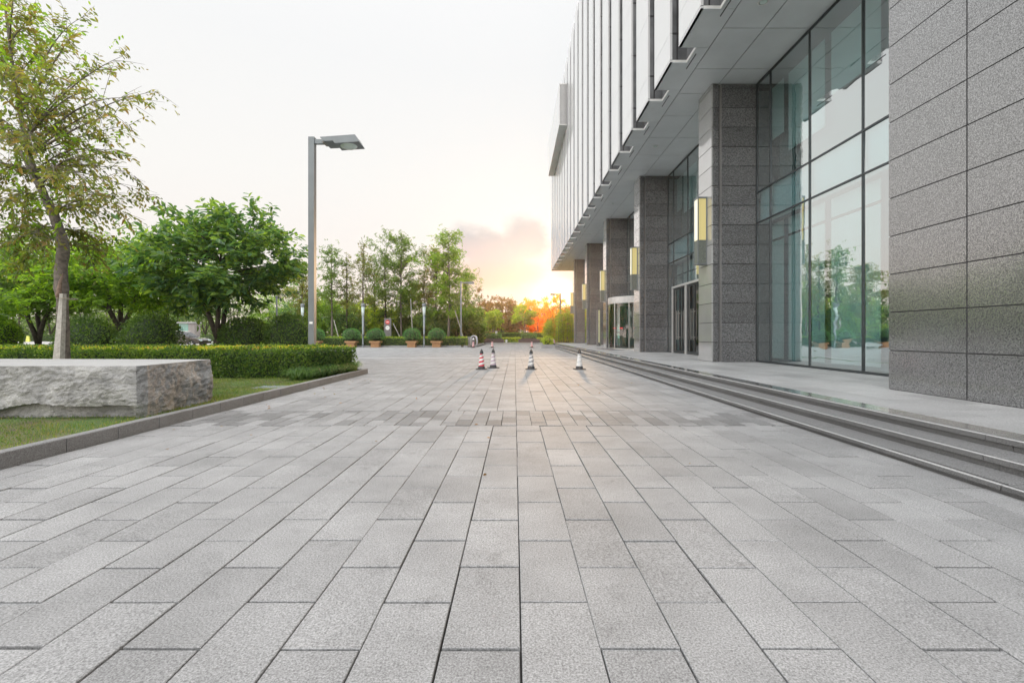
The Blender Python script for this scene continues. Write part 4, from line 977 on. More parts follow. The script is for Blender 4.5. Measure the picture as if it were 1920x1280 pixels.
hedge('hedge', 'long dark clipped hedge behind the two brown planters', None, gx(888, 71), gx(1024, 71), 71, 73, .1, 1.45, 7000, .13, 'lf_dark', seed=33, near=False, shoots=900, shootmat='lf_yelgreen', sides='ft')
hedge('hedge', 'low yellowish hedge at the foot of the long dark hedge', None, gx(900, 68), gx(1022, 68), 68, 69.2, .1, .75, 3000, .12, 'lf_yelgreen', seed=34, near=False, sides='ft')
o = empty('garden_bollard', (gx(930.5, 66), 66, .1)); tag(o, 'small white box bollard light above the left brown planter', 'bollard')
MB().cbox(-.15, .15, -.15, .15, 0, 1.65, .02).build('post', M['trim_white'], o); MB().cbox(-.20, .20, -.2, .2, 1.651, 1.72, .02).build('cap', M['signgrey'], o)
o = empty('stone_ornament', (gx(949.5, 60.9), 60.9, .15)); tag(o, 'small pale stone ornament on the kerb between the brown planters', 'ornament')
MB().lathe((0, 0, 0), [(.12, 0), (.14, .05), (.10, .12), (.13, .2), (.16, .3), (.10, .38), (.02, .41)], 14).build('body', M['trim_white'], o, smooth=True)
MB().lathe((.0, -.02, -.01), [(.17, 0), (.17, .03)], 14).build('foot', M['concrete'], o)
# low concrete planter at the foot of the steps
Y = 40.2; o = empty('concrete_planter', (3.05, Y, 0)); tag(o, 'low grey concrete planter box at the far end of the steps', 'planter')
q = MB(); q.box(-.70, .50, 0, .12, 0, .33); q.box(-.70, .50, 1.28, 1.4, 0, .33); q.box(-.70, -.58, .12, 1.28, 0, .33); q.box(.38, .50, .12, 1.28, 0, .33); q.build('wall', M['concrete'], o)
MB().box(-.575, .375, .125, 1.275, .0, .28).build('soil', M['soil'], o)
q = MB(); q.box(-.78, .58, -.06, 1.46, .0, .03); q.build('plinth', M['concrete'], o)
ball_shrub('leafy_plant', 'yellow green leafy plant growing in the low concrete planter', (gx(1027, 40.9), 40.9, .26), (.42, .4, .38), 700, .14, 'lf_yelgreen', group=None, near=False, seed=5, rough=.25)

# ------------------------------------------------------------------ front hedge and its neighbours
hedge('hedge', 'dense privet hedge with yellow and orange shoots on top, behind the granite block', None, -16.5, -5.15, 11.25, 13.3, .10, .815, 46000, .058, 'lf_hedge', seed=41, shoots=8000, skew=.55, sides='ftr')

# ------------------------------------------------------------------ big leaning tree
def big_tree():
    rng = np.random.default_rng(77); Yb = 9.6
    base = at(119, 0, Yb); base = Vector((base.x, Yb, 0.10)); root = empty('big_tree', base)
    tag(root, 'tall leaning tree with sparse olive brown leaves behind the granite block', 'tree'); b = np.array(base)
    def q(px, py, dy=0.0): return np.array(at(px, py, Yb + dy)) - b
    mb = MB()
    tr_ = [(121, 728), (119, 640), (117, 560), (115, 540), (114, 505), (119, 470), (115, 448), (110, 430), (100, 400), (88, 378), (76, 350), (65, 322), (55, 292), (47, 262), (38, 215), (26, 150), (18, 80), (8, 0), (0, -70)]
    rd = [.115, .105, .10, .125, .105, .11, .115, .095, .088, .08, .072, .062, .055, .048, .040, .033, .027, .022, .015]
    path = [q(x, y, 0.0 + .05 * i) for i, (x, y) in enumerate(tr_)]
    P2 = []; R2 = []
    for i in range(len(path) - 1):
        for s in (0, .34, .67): P2.append(path[i] * (1 - s) + path[i + 1] * s); R2.append((rd[i] * (1 - s) + rd[i + 1] * s) * (1 + .05 * math.sin(i * 5 + s * 9)))
    mb.tube(P2, R2, 14)
    second = [(76, 350), (62, 335), (50, 305), (40, 285), (20, 262), (-20, 235), (-60, 215)]
    mb.tube([q(x, y, .3 * i) for i, (x, y) in enumerate(second)], [.055, .048, .042, .038, .032, .024, .015], 8)
    # branch ends: (px, py, depth offset, start index on trunk)
    ends = [(158, 34, .6, 14), (130, 75, -.6, 14), (242, 106, 0, 13), (205, 130, .8, 13), (180, 175, -1, 13), (312, 172, .2, 12), (262, 185, -.9, 12), (258, 235, .8, 12), (225, 215, -1.2, 12),
            (232, 290, .2, 11), (268, 330, .6, 11), (292, 368, .9, 11), (215, 330, -1, 10), (190, 260, 1.3, 12), (150, 300, 1, 11), (240, 400, 0, 8), (205, 375, -.9, 8), (175, 395, -.6, 8), (255, 372, 1.1, 9),
            (170, 340, -1.2, 10), (60, 30, .5, 16), (30, -30, -.6, 16), (70, 95, .9, 15), (-40, 40, .7, 15), (-80, 120, -.5, 14), (0, 130, -1.2, 14), (95, 150, -.8, 13), (60, 190, 1.2, 13), (-60, 200, .8, 13),
            (10, 250, -1.3, 12), (100, 235, 1.5, 12), (130, 210, .2, 13), (-70, 300, -.4, 11), (0, 330, .9, 11), (20, 375, -.8, 9), (-50, 400, .4, 9), (40, 420, 1, 8), (150, 440, .8, 7), (200, 450, 1.3, 7), (60, 445, -.7, 7),
            (10, 460, .4, 7), (-80, 460, 1, 7), (60, 270, -1.5, 12), (100, 330, -1.4, 10), (130, 350, 1.2, 10), (20, 60, 1.2, 15), (45, 140, -1.5, 14), (190, 480, .9, 6), (35, 500, .9, 6), (-20, 90, 1, 15), (-120, 180, 0, 13), (-130, 320, .5, 11)]
    PP = []; DD = []; LG = []
    for (ex, ey, dy, si) in ends:
        ex = 108 + (ex - 108) * (.90 if ex > 108 else 1.0); st = q(*tr_[si], .05 * si); e = q(ex, ey, dy); l = np.linalg.norm(e - st)
        mid = (st + e) / 2 + np.array([0, 0, .16 * l]) + rng.normal(0, .05 * l, 3); n = 13
        pth = [st * (1 - t) ** 2 + mid * 2 * t * (1 - t) + e * t * t for t in np.linspace(0, 1, n)]
        r0 = .007 + l * .0055; mb.tube(pth, [r0 * (1 - .88 * i / (n - 1)) for i in range(n)], 6, cap=False)
        for i in range(2, n):
            for _ in range(2 if (ex < 130 or i % 3 == 0) else 1):
                d = unit(pth[i] - pth[i - 1]); dd = unit(d * 1.0 + rng.normal(0, .62, 3) + np.array([0, 0, -.18])); L_ = rng.uniform(.25, .8) * (1 if i < n - 2 else .8)
                tip = pth[i] + dd * L_; 
                mb.tube([pth[i], pth[i] + dd * L_ * .5 + np.array([0, 0, .02]), tip], [.006, .0045, .002], 3, cap=False)
                PP.append(tip); DD.append(dd); LG.append(L_ * .95)
    pos, A, Nn, Ln = sprays(np.array(PP), np.array(DD), np.array(LG), 9, .130, rng, .5, .9)
    leaves('crown', pos, A, Nn, Ln, .42, M['lf_brown'], root, True)
    k = rng.permutation(len(PP))[:110]; P3 = np.array(PP)[k]; k2 = P3[:, 0] < q(120, 0)[0]; P3 = P3[k2] + rng.normal(0, .3, (k2.sum(), 3)); 
    P4 = np.repeat(P3, 4, 0) + rng.normal(0, .28, (len(P3) * 4, 3))
    pos, A, Nn, Ln = sprays(P4, rng.normal(0, 1, P4.shape), .4, 9, .12, rng, .4); leaves('inner_crown', pos, A, Nn, Ln, .45, M['lf_bright'], root, True)
    mb.build('trunk', M['bark'], root, smooth=True)
    # old wound where a limb was cut
    w = MB(); c = q(117, 556, .05) + np.array([.02, -.115, 0]); w.tube([c + np.array([0, 0, -.05]), c, c + np.array([.02, 0, .10]), c + np.array([.05, .0, .30]), c + np.array([.09, 0.02, .48])], [.02, .05, .045, .03, .008], 8)
    w.build('bark_wound', plain('split_bark', (.20, .14, .11), .9, noise=.4, nscale=20), root, smooth=True)
    # timber prop leaning against the trunk
    pr = empty('timber_prop', Vector(at(108, 0, 9.25)) * 1.0); pr.location = (gx(107, 9.25), 9.25, .10); tag(pr, 'pale weathered timber prop leaning against the big leaning tree', 'post')
    m_ = MB(); h = at(109, 551, 9.4).z - .10
    m_.add([(-.095, -.06, -.05), (.085, -.06, -.05), (.085, .06, -.05), (-.095, .06, -.05), (-.01, .06, h), (.055, .06, h), (.055, .14, h), (-.01, .14, h)], [(3, 2, 1, 0), (4, 5, 6, 7), (0, 1, 5, 4), (1, 2, 6, 5), (2, 3, 7, 6), (3, 0, 4, 7)])
    m_.build('beam', M['wood_stake'], pr); w = MB(); w.tube([(.16 * math.cos(t) + .04, .17 + .16 * math.sin(t), h - .10) for t in np.linspace(0, 2 * math.pi, 20)], .009, 5); w.build('binding', M['barkpale'], pr)
big_tree()

# ------------------------------------------------------------------ the planted bed
def T(px, Y): return (gx(px, Y), Y, .10)
tree('garden_tree', 'vase shaped garden tree with large glossy blue green leaves left of the tall lamp', T(408, 17), 6.3, 3.75, (2.95, 2.6, 2.15), 'lf_blue', leaf=.27, ncl=120, nsp=12, nlf=9, trunk=.16, lean=(.1, 0), seed=3, crad=.55, wr=.48, nlimb=60, splen=.5, fork=.5, shell=.5, group='garden trees in the planted bed')
tree('garden_tree', 'bright green spreading garden tree between the leaning tree and the vase shaped tree', T(228, 18), 4.6, 3.3, (2.5, 2.2, 1.65), 'lf_bright', leaf=.17, ncl=95, nsp=17, nlf=9, trunk=.17, seed=5, crad=.5, wr=.5, nlimb=50, splen=.45, fork=.5, shell=.4, group='garden trees in the planted bed')
tree('garden_tree', 'low green garden tree with a crooked forked trunk left of the leaning tree', T(72, 18.5), 4.3, 3.1, (2.3, 2.1, 1.6), 'lf_mid', leaf=.16, ncl=85, nsp=16, nlf=9, trunk=.16, seed=6, crad=.5, wr=.5, nlimb=44, splen=.45, fork=.4, shell=.4, group='garden trees in the planted bed')
tree('garden_tree', 'bright leaved garden tree cut by the left edge of the view', T(-60, 15), 3.6, 2.2, (1.4, 1.4, 1.2), 'lf_bright', leaf=.15, ncl=50, nsp=10, nlf=9, trunk=.12, seed=8, crad=.45, wr=.5, nlimb=30, splen=.4, fork=.4, group='garden trees in the planted bed')
tree('garden_tree', 'dark garden tree filling the gap behind the bright spreading tree', T(300, 24), 4.6, 3.3, (2.4, 1.6, 1.5), 'lf_mid', leaf=.16, ncl=55, nsp=9, nlf=8, trunk=.12, seed=9, crad=.55, wr=.5, nlimb=30, splen=.45, fork=.5, group='garden trees in the planted bed', near=False)
for k_, (x_, y_) in enumerate(((-23.5, 20), (-29, 24), (-35, 22))):
    tree('garden_tree', ['bright green garden tree left of the view, mirrored in the granite wall', 'second garden tree left of the view, standing farther back', 'third garden tree left of the view, farthest from the plaza'][k_], (x_, y_, .1), 5.4, 3.6, (2.8, 2.6, 2.0), ['lf_mid', 'lf_bright', 'lf_dark'][k_], leaf=.2, ncl=70, nsp=12, nlf=8, trunk=.15, seed=60 + k_, crad=.6, wr=.5, nlimb=24, splen=.5, fork=.5, near=False, group='garden trees in the planted bed')
ball_shrub('round_shrub', 'dark round shrub just right of the leaning tree', T(166, 16), (.85, .8, .82), 5200, .085, 'lf_dark', seed=11, rough=.16, group='round shrubs behind the front hedge')
ball_shrub('round_shrub', 'loose leggy round shrub in front of the parked car', T(284, 16), (.84, .8, .80), 4200, .085, 'lf_dark', zc=.95, seed=12, rough=.2, zmin=-.5, group='round shrubs behind the front hedge')
ball_shrub('round_shrub', 'clipped dome shrub right of the vase shaped tree', T(462, 17), (.9, .8, .85), 5600, .08, 'lf_dark', seed=13, rough=.07, group='round shrubs behind the front hedge')
ball_shrub('round_shrub', 'clipped dome shrub touching the tall lamp pole', T(545, 17), (.86, .8, .92), 5600, .08, 'lf_dark', seed=14, rough=.06, group='round shrubs behind the front hedge')
ball_shrub('round_shrub', 'bright green round shrub at the left edge of the view', T(2, 17), (.55, .5, .75), 3000, .085, 'lf_bright', seed=15, rough=.1, zc=.95, group='round shrubs behind the front hedge')

# ------------------------------------------------------------------ slim trees and thickets beyond the plaza
def G(px, Y): return (gx(px, Y), Y, .08)
def hz(py, Y): return CAMZ - .08 + (628 - py) * Y / F
GS = 'slim open trees beyond the planters'
leader_tree('slim_tree', 'slim open tree just right of the tall lamp pole', G(622, 52), hz(462, 52), 3.2, 2.0, 'lf_mid', nb=34, seed=51, group=GS, leaf=.2, leafy=1.3)
leader_tree('slim_tree', 'slim dark stemmed tree second right of the tall lamp pole', G(650, 53), hz(478, 53), 3.6, 1.6, 'lf_brown', nb=26, seed=52, group=GS, leaf=.18, leafy=1.1, bark='barkdark')
leader_tree('slim_tree', 'narrow pointed olive tree above the left light column', G(681, 52), hz(455, 52), 3.0, 1.6, 'lf_brown', nb=34, seed=53, group=GS, leaf=.18, rise=.25, leafy=1.1)
leader_tree('slim_tree', 'tall open tree directly behind the sign pylon', G(752, 55), hz(440, 55), 3.6, 3.4, 'lf_mid', nb=50, seed=54, group=GS, leaf=.19, rise=.75, leafy=1.35)
leader_tree('slim_tree', 'dark slim tree left behind the sign pylon', G(722, 56), hz(470, 56), 3.4, 2.0, 'lf_mid', nb=34, seed=55, group=GS, leaf=.19, rise=.6, leafy=1.2, bark='barkdark')
leader_tree('slim_tree', 'tall pointed tree with sweeping side branches near the distant lamp', G(842, 53), hz(436, 53), 3.0, 3.4, 'lf_bright', nb=64, seed=56, group=GS, leaf=.2, rise=.45, leafy=1.4, trunk=.15)
leader_tree('slim_tree', 'open tree between the sign pylon and the tall pointed tree', G(795, 58), hz(515, 58), 3.0, 2.2, 'lf_brown', nb=30, seed=57, group=GS, leaf=.2, rise=.7, leafy=1.2)
leader_tree('slim_tree', 'feathery open tree between the left light column and the dark slim tree', G(702, 57), hz(488, 57), 3.4, 2.2, 'lf_mid', nb=34, seed=59, group=GS, leaf=.2, rise=1.0, leafy=1.2)
leader_tree('slim_tree', 'feathery open tree just left of the tall pointed tree', G(818, 57), hz(470, 57), 3.2, 2.4, 'lf_brown', nb=36, seed=60, group=GS, leaf=.2, rise=1.0, leafy=1.2)
leader_tree('slim_tree', 'feathery tree right of the distant street lamp', G(872, 60), hz(510, 60), 3.0, 2.2, 'lf_mid', nb=30, seed=63, group=GS, leaf=.2, rise=.9, leafy=1.3)
leader_tree('slim_tree', 'slim yellowish tree left of the tall lamp pole', G(566, 54), hz(497, 54), 3.0, 2.2, 'lf_brown', nb=36, seed=58, group=GS, leaf=.2, leafy=1.2)
GT = 'leafy trees beyond the planters'
thick = [  # px, Y, top, half width px, bottom, material, label
 (555, 58, 560, 48, 636, 'lf_blue', 'pale blue green thicket tree left of the tall lamp pole'),
 (612, 56, 562, 42, 636, 'lf_bright', 'bright green tree immediately behind the tall lamp pole'),
 (655, 55, 572, 42, 636, 'lf_blue', 'blue green leafy tree left of the left light column'),
 (700, 57, 556, 36, 636, 'lf_yelgreen', 'yellowish leafy tree between light column and sign pylon'),
 (738, 58, 578, 34, 636, 'lf_mid', 'mid green tree directly behind the sign pylon'),
 (775, 59, 530, 30, 625, 'lf_bright', 'bright green round crowned tree left of the right light column'),
 (812, 55, 570, 38, 636, 'lf_blue', 'blue green leafy tree behind the right light column'),
 (856, 58, 562, 36, 636, 'lf_mid', 'mid green tree behind the distant street lamp'),
 (884, 60, 572, 26, 636, 'lf_bright', 'bright green tree right of the distant street lamp'),
 (640, 66, 545, 60, 636, 'lf_mid', 'broad green tree behind the slim trees on the left'),
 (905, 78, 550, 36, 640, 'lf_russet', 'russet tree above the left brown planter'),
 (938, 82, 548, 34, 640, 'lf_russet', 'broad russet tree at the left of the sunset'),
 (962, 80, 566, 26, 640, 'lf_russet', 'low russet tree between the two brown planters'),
 (986, 84, 556, 22, 640, 'lf_sunglow', 'tree painted orange for the sunset glow, left of the brightest part of the sunset'),
 (1012, 83, 562, 26, 640, 'lf_sunglow', 'tree with sunset glow painted into its leaves, straight under the sunset'),
 (1040, 80, 550, 24, 640, 'lf_sunglow', 'tall tree tinted orange for the sunset glow, beside the far lamp pole'),
 (1068, 76, 556, 24, 640, 'lf_yellow', 'golden tree beside the farthest pillar'),
 (925, 72, 577, 17, 632, 'lf_yelgreen', 'small yellow green tree above the left brown planter'),
 (984, 73, 570, 23, 628, 'lf_yelgreen', 'small yellow green tree with pale split trunks above the right brown planter'),
 (872, 72, 580, 26, 636, 'lf_dark', 'dark tree in the shade right of the distant street lamp'),
]
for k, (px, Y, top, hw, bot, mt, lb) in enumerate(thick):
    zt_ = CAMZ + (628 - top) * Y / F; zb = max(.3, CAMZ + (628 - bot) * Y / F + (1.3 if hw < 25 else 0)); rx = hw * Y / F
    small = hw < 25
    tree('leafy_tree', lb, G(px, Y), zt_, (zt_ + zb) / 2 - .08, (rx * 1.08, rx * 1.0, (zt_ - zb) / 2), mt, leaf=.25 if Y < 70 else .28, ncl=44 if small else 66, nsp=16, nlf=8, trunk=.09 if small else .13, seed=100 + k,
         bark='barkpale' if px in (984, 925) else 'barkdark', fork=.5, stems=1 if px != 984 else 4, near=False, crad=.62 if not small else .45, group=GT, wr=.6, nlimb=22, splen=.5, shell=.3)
# bamboo
def bamboo(px, Y, top, label, mt, seed):
    rng = np.random.default_rng(seed); root = empty('bamboo_clump', G(px, Y)); tag(root, label, 'bamboo', 'bamboo clumps beyond the terrace'); H = hz(top, Y); mb = MB(); PP = []; DD = []
    for s in range(22):
        x, y = rng.normal(0, .45, 2); h = H * rng.uniform(.7, 1); a = rng.uniform(0, 6.28); ln = rng.uniform(.1, .5)
        pth = [np.array([x + math.cos(a) * ln * (t ** 2.5), y + math.sin(a) * ln * (t ** 2.5), h * t]) for t in np.linspace(0, 1, 7)]
        mb.tube(pth, [.028, .026, .024, .02, .015, .01, .004], 5, cap=False)
        for j in range(26):
            t = rng.uniform(.12, 1); i = min(5, int(t * 6)); u = t * 6 - i; p = pth[i] * (1 - u) + pth[i + 1] * u; d = unit(rng.normal(0, 1, 3) * np.array([1, 1, .4]) + np.array([0, 0, .3])); PP.append(p + d * rng.uniform(.15, .5)); DD.append(d)
    pos, A, Nn, Ln = sprays(np.array(PP), np.array(DD), .4, 7, .24, rng, .8); leaves('foliage', pos, A, Nn, Ln, .3, M[mt], root, False)
    mb.build('culm', plain('bamboo_culm_%d' % seed, (.22, .20, .07), .5), root, smooth=True)
for k, (px, Y, top, mt, lb) in enumerate([(1030, 56, 596, 'lf_yelgreen', 'leftmost low yellow green bamboo clump'), (1040, 58, 582, 'lf_yellow', 'golden bamboo clump second from the left'), (1052, 55, 578, 'lf_yelgreen', 'bamboo clump right of the small cone on the steps'),
        (1062, 57, 572, 'lf_yellow', 'golden bamboo clump left of the farthest pillar'), (1072, 55, 574, 'lf_yelgreen', 'bamboo clump cut off by the farthest pillar'), (1084, 60, 570, 'lf_yelgreen', 'bamboo clump mostly hidden behind the farthest pillar')]):
    bamboo(px, Y, top, lb, mt, 300 + k)
# timber props of young trees
for k, (x0, y0, x1, y1, Y, lb) in enumerate([(770, 560, 806 - 33, 618, 50, 'pale tree prop leaning left behind the third planter'), (737, 606, 748, 628, 50, 'short pale tree prop right of the sign pylon'), (853, 582, 868, 630, 51, 'pale tree prop crossing the distant street lamp pole'), (626, 600, 633, 626, 50, 'pale tree prop right of the tall lamp pole')]):
    a = at(x0, y0, Y); b = at(x1, y1, Y); o = empty('tree_prop', b); tag(o, lb, 'tree prop'); m_ = MB(); m_.tube([a - b, Vector((0, 0, 0)), (b - a) * .3], .05, 6); m_.build('pole', M['wood_stake'], o)

# wood behind the road at the left, and the trees the glass front mirrors
GF = 'tall trees across the road'
fl_ = [(-260, 80, 470, 60), (-170, 84, 455, 62), (-90, 86, 480, 56), (-30, 88, 470, 56), (35, 86, 492, 56), (95, 90, 478, 60), (160, 88, 505, 56), (215, 92, 495, 56), (275, 88, 520, 56), (330, 93, 505, 54), (385, 90, 530, 50), (440, 92, 512, 56), (495, 88, 535, 50), (545, 92, 520, 50), (600, 90, 540, 46), (-380, 78, 450, 80), (-520, 74, 440, 90)]
fln = ['far left beyond the view, tallest', 'left of the view edge', 'beyond the left edge of the view', 'at the left edge of the view', 'behind the low forked garden tree', 'behind the leaning tree trunk', 'right behind the leaning tree', 'behind the bright spreading garden tree', 'over the leggy round shrub',
       'above the guard booth', 'behind the vase shaped garden tree trunk', 'behind the right half of the vase shaped garden tree', 'above the clipped dome shrubs', 'left of the tall lamp pole', 'hidden right behind the tall lamp pole', 'outside the view at the left', 'outside the view at the far left']
for k, (px, Y, top, hw) in enumerate(fl_):
    zt_ = CAMZ + (628 - top) * Y / F; zb = 2.2 if k % 3 else 1.2; rx = hw * Y / F * .85; mt = ['lf_mid', 'lf_dark', 'lf_bright', 'lf_mid', 'lf_blue'][k % 5]
    tree('roadside_tree', '%s roadside tree, %s' % ({'lf_mid': 'mid green', 'lf_dark': 'dark green', 'lf_bright': 'bright green', 'lf_blue': 'blue green'}[mt], fln[k]), (gx(px, Y), Y, 0), zt_, (zt_ + zb) / 2, (rx, rx * .8, (zt_ - zb) / 2), mt, leaf=.36, ncl=70, nsp=9, nlf=7, trunk=.22,
         seed=400 + k, near=False, crad=1.1, group=GF, wr=.62, nlimb=18, splen=.9, shell=.35, fork=.5)
hedge('hedge', 'low dark hedge along the far side of the road', None, gx(-200, 84.5), gx(590, 84.5), 84.5, 86, 0, 1.15, 9000, .2, 'lf_dark', seed=35, near=False, sides='ft')
# far treeline: one mass nobody could count
rng = np.random.default_rng(91); n = 15000
tx = rng.uniform(-200, 75, n); ty = rng.uniform(112, 126, n); hh = 6.6 + 1.8 * np.sin(tx * .11) + 1.4 * np.sin(tx * .29 + 1) + .8 * np.sin(tx * .7)
tz = rng.uniform(0, 1, n) * hh
P = np.stack([tx, ty, tz], 1); pos, A, Nn, Ln = sprays(P, rng.normal(0, 1, P.shape) + np.array([0, -.5, .4]), 1.5, 9, .55, rng, .3)
tag(leaves('far_woods', pos, A, Nn, Ln, .7, M['lf_dark'], None, False), kind='stuff')
rng = np.random.default_rng(92); n = 5200
tx = rng.uniform(-17, -4.2, n); ty = rng.uniform(60, 64, n); hh = 2.6 + .7 * np.sin(tx * .9) + .5 * np.sin(tx * 2.3); P = np.stack([tx, ty, rng.uniform(0, 1, n) * hh], 1)
pos, A, Nn, Ln = sprays(P, rng.normal(0, 1, P.shape) + np.array([0, -.5, .4]), .6, 8, .24, rng, .3)
tag(leaves('undergrowth', pos, A, Nn, Ln, .6, M['lf_dark'], None, False), kind='stuff')
# right of and behind the building nothing shows; a bank closes the view under the overhang
n = 1500; P = np.stack([rng.uniform(6, 40, n), rng.uniform(84, 90, n), rng.uniform(0, 5.5, n)], 1); pos, A, Nn, Ln = sprays(P, rng.normal(0, 1, P.shape), 1.2, 8, .5, rng, .3)
tag(leaves('far_shrubbery', pos, A, Nn, Ln, .7, M['lf_yellow'], None, False), kind='stuff')

# ------------------------------------------------------------------ parked car, booth
def car(loc):
    root = empty('parked_car', loc); tag(root, 'dark brown parked car facing right behind the round shrubs', 'car')
    lo = [(-2.25, .32), (-2.28, .75), (-2.18, .98), (-1.2, 1.02), (.85, .98), (1.9, .84), (2.2, .68), (2.25, .32)]
    # arches cut by profile
    prof = [(-2.25, .32), (-1.83, .32)] + [(-1.45 + .38 * math.cos(t), .33 + .38 * math.sin(t)) for t in np.linspace(math.pi, 0, 9)] + [(1.07, .30)] + [(1.45 + .38 * math.cos(t), .33 + .38 * math.sin(t)) for t in np.linspace(math.pi, 0, 9)] + [(2.25, .34), (2.22, .66), (1.95, .84), (.95, .98), (-1.6, 1.02), (-2.2, .98), (-2.28, .7)]
    b = MB(); b.prism(prof, 1, -.88, .88); b.build('body', M['carpaint'], root, fix=True, bevel=.0)
    cab = [(-2.05, 1.0), (-1.75, 1.42), (-1.3, 1.52), (-.1, 1.53), (.25, 1.47), (1.05, .985)]
    c = MB(); n = len(cab); vs = [(x, -.84 + (z - 1.0) * .3, z) for x, z in cab] + [(x, .84 - (z - 1.0) * .3, z) for x, z in cab]
    c.add(vs, [tuple(range(n)), tuple(range(2 * n - 1, n - 1, -1))] + [(i, i + n, (i + 1) % n + n, (i + 1) % n) for i in range(n)]); c.build('roof', M['carpaint'], root, fix=True)
    for s in (-1, 1):
        for poly in ([(-1.80, 1.06), (-1.62, 1.36), (-1.2, 1.44), (-1.05, 1.44), (-1.0, 1.06)], [(-.92, 1.06), (-.95, 1.44), (-.2, 1.455), (-.12, 1.06)], [(-.04, 1.06), (-.1, 1.45), (.18, 1.42), (.72, 1.06)]):
            w = MB(); w.add([(x, s * (.853 - (z - 1.0) * .3), z) for x, z in poly], [tuple(range(len(poly)))]); w.build('side_window', M['carglass'], root)
        h = MB(); h.box(2.02, 2.235, s * .62 - .17, s * .62 + .17, .60, .74); h.build('headlight', M['lamp_lens'], root)
        h = MB(); h.box(-2.295, -2.15, s * .68 - .12, s * .68 + .12, .75, .98); h.build('tail_light', M['signred'], root)
        m_ = MB(); m_.box(.68, .82, s * .95 - .09, s * .95 + .09, 1.0, 1.12); m_.build('mirror', M['carpaint'], root)
        t_ = MB(); t_.box(-1.9, .3, s * .66 - .015, s * .66 + .015, 1.545, 1.575); t_.build('roof_rail', M['steel'], root)
    ws = MB(); ws.add([(1.01, -.72, 1.02), (1.01, .72, 1.02), (.30, .64, 1.465), (.30, -.64, 1.465)], [(0, 1, 2, 3)]); ws.build('windscreen', M['carglass'], root)
    t_ = MB(); t_.box(-1.0, 1.05, -.889, -.885, .62, .65); t_.build('side_trim', M['steel'], root)
    for x in (-1.45, 1.45):
        for s in (-1, 1):
            w = MB(); w.lathe((0, 0, 0), [(.20, -.11), (.31, -.11), (.335, -.08), (.335, .08), (.31, .11), (.20, .11)], 28); o = w.build('tyre', M['tyre'], root, fix=True)
            o.rotation_euler = (math.pi / 2, 0, 0); o.location = (x, s * .80, .335)
            r = MB(); r.lathe((0, 0, 0), [(.215, -.09), (.215, .09)], 24)
            for zz in (.09, -.09):
                for k in range(5):
                    t = k * 2 * math.pi / 5; dx, dy = math.cos(t), math.sin(t); r.tube([(dx * .03, dy * .03, zz * 1.15), (dx * .21, dy * .21, zz * 1.1)], .03, 5)
            o2 = r.build('rim', M['steel'], o)
car((gx(341, 44.5), 44.6, 0))
Y = 62; o = empty('guard_booth', (gx(352, Y), Y, 0)); tag(o, 'small grey guard booth with green glass behind the parked car', 'booth')
k = Y / F
MB().box(1 * k, 13 * k, 0, 1.1, 0, 2.75).build('wall', M['boothwall'], o); MB().box(-17 * k, .98 * k, .1, 1.0, .9, 2.7).build('window', M['boothglass'], o); MB().box(-17.4 * k, .97 * k, .05, 1.05, 0, .9).build('lower_panel', M['boothwall'], o)
MB().box(-20 * k, 14 * k, -.2, 1.3, 2.76, 2.95).build('roof', M['concrete'], o)
o = empty('small_yellow_sign', (gx(52.5, 80), 80, 0)); tag(o, 'tiny yellow floor sign on the road at the far left', 'sign')
MB().prism([(-.35, 0), (.35, 0), (.16, 1.0), (-.16, 1.0)], 1, -.1, -.06).build('front_board', plain('yellow_board', (.6, .62, .12), .5), o, fix=True); MB().prism([(-.35, 0), (.35, 0), (.16, .98), (-.16, .98)], 1, .06, .1).build('back_board', plain('yellow_board_b', (.6, .62, .12), .5), o, fix=True)

# ------------------------------------------------------------------ light, sky
SUN_AZ = math.atan((1040 - 965) / F); SUN_EL = math.radians(7.5)
w = bpy.data.worlds.new('World'); S.world = w; w.use_nodes = True; nt = w.node_tree; nt.nodes.clear()
out = nt.nodes.new('ShaderNodeOutputWorld')
sky = N(nt, 'ShaderNodeTexSky'); sky.sky_type = 'NISHITA'; sky.sun_disc = False; sky.sun_elevation = SUN_EL; sky.sun_rotation = SUN_AZ; sky.air_density = 1.0; sky.dust_density = 0.3
bg1 = N(nt, 'ShaderNodeBackground'); bg1.inputs[1].default_value = 0.05; L(nt, sky.outputs[0], bg1.inputs[0])
tc = N(nt, 'ShaderNodeTexCoord'); sep = N(nt, 'ShaderNodeSeparateXYZ'); L(nt, tc.outputs['Generated'], sep.inputs[0])
def MT(op, a, b=None, c=None, clamp=False):
    n = nt.nodes.new('ShaderNodeMath'); n.operation = op; n.use_clamp = clamp
    for i, v in enumerate((a, b, c)):
        if v is None: continue
        if isinstance(v, (int, float)): n.inputs[i].default_value = v
        else: nt.links.new(v, n.inputs[i])
    return n.outputs[0]
yy = MT('MAXIMUM', sep.outputs[1], 0.08); U = MT('DIVIDE', sep.outputs[0], yy); V_ = MT('DIVIDE', sep.outputs[2], yy)
base = ramp(nt, sep.outputs[2], [(0.0, (1.02, .86, .76)), (0.08, (1.0, .90, .83)), (0.17, (1.0, .955, .92)), (0.30, (.985, .975, .95)), (0.5, (.95, .96, .965)), (.62, (.98, .99, 1.0)), (1.0, (1.5, 1.52, 1.56))])
# sunset glow near the sun
def gauss(cu, cv, ru, rv):
    du = MT('DIVIDE', MT('SUBTRACT', U, cu), ru); dv = MT('DIVIDE', MT('SUBTRACT', V_, cv), rv)
    return MT('EXPONENT', MT('MULTIPLY', MT('ADD', MT('MULTIPLY', du, du), MT('MULTIPLY', dv, dv)), -1.0))
su, sv = math.tan(SUN_AZ), .092
front = MT('GREATER_THAN', sep.outputs[1], 0.1)
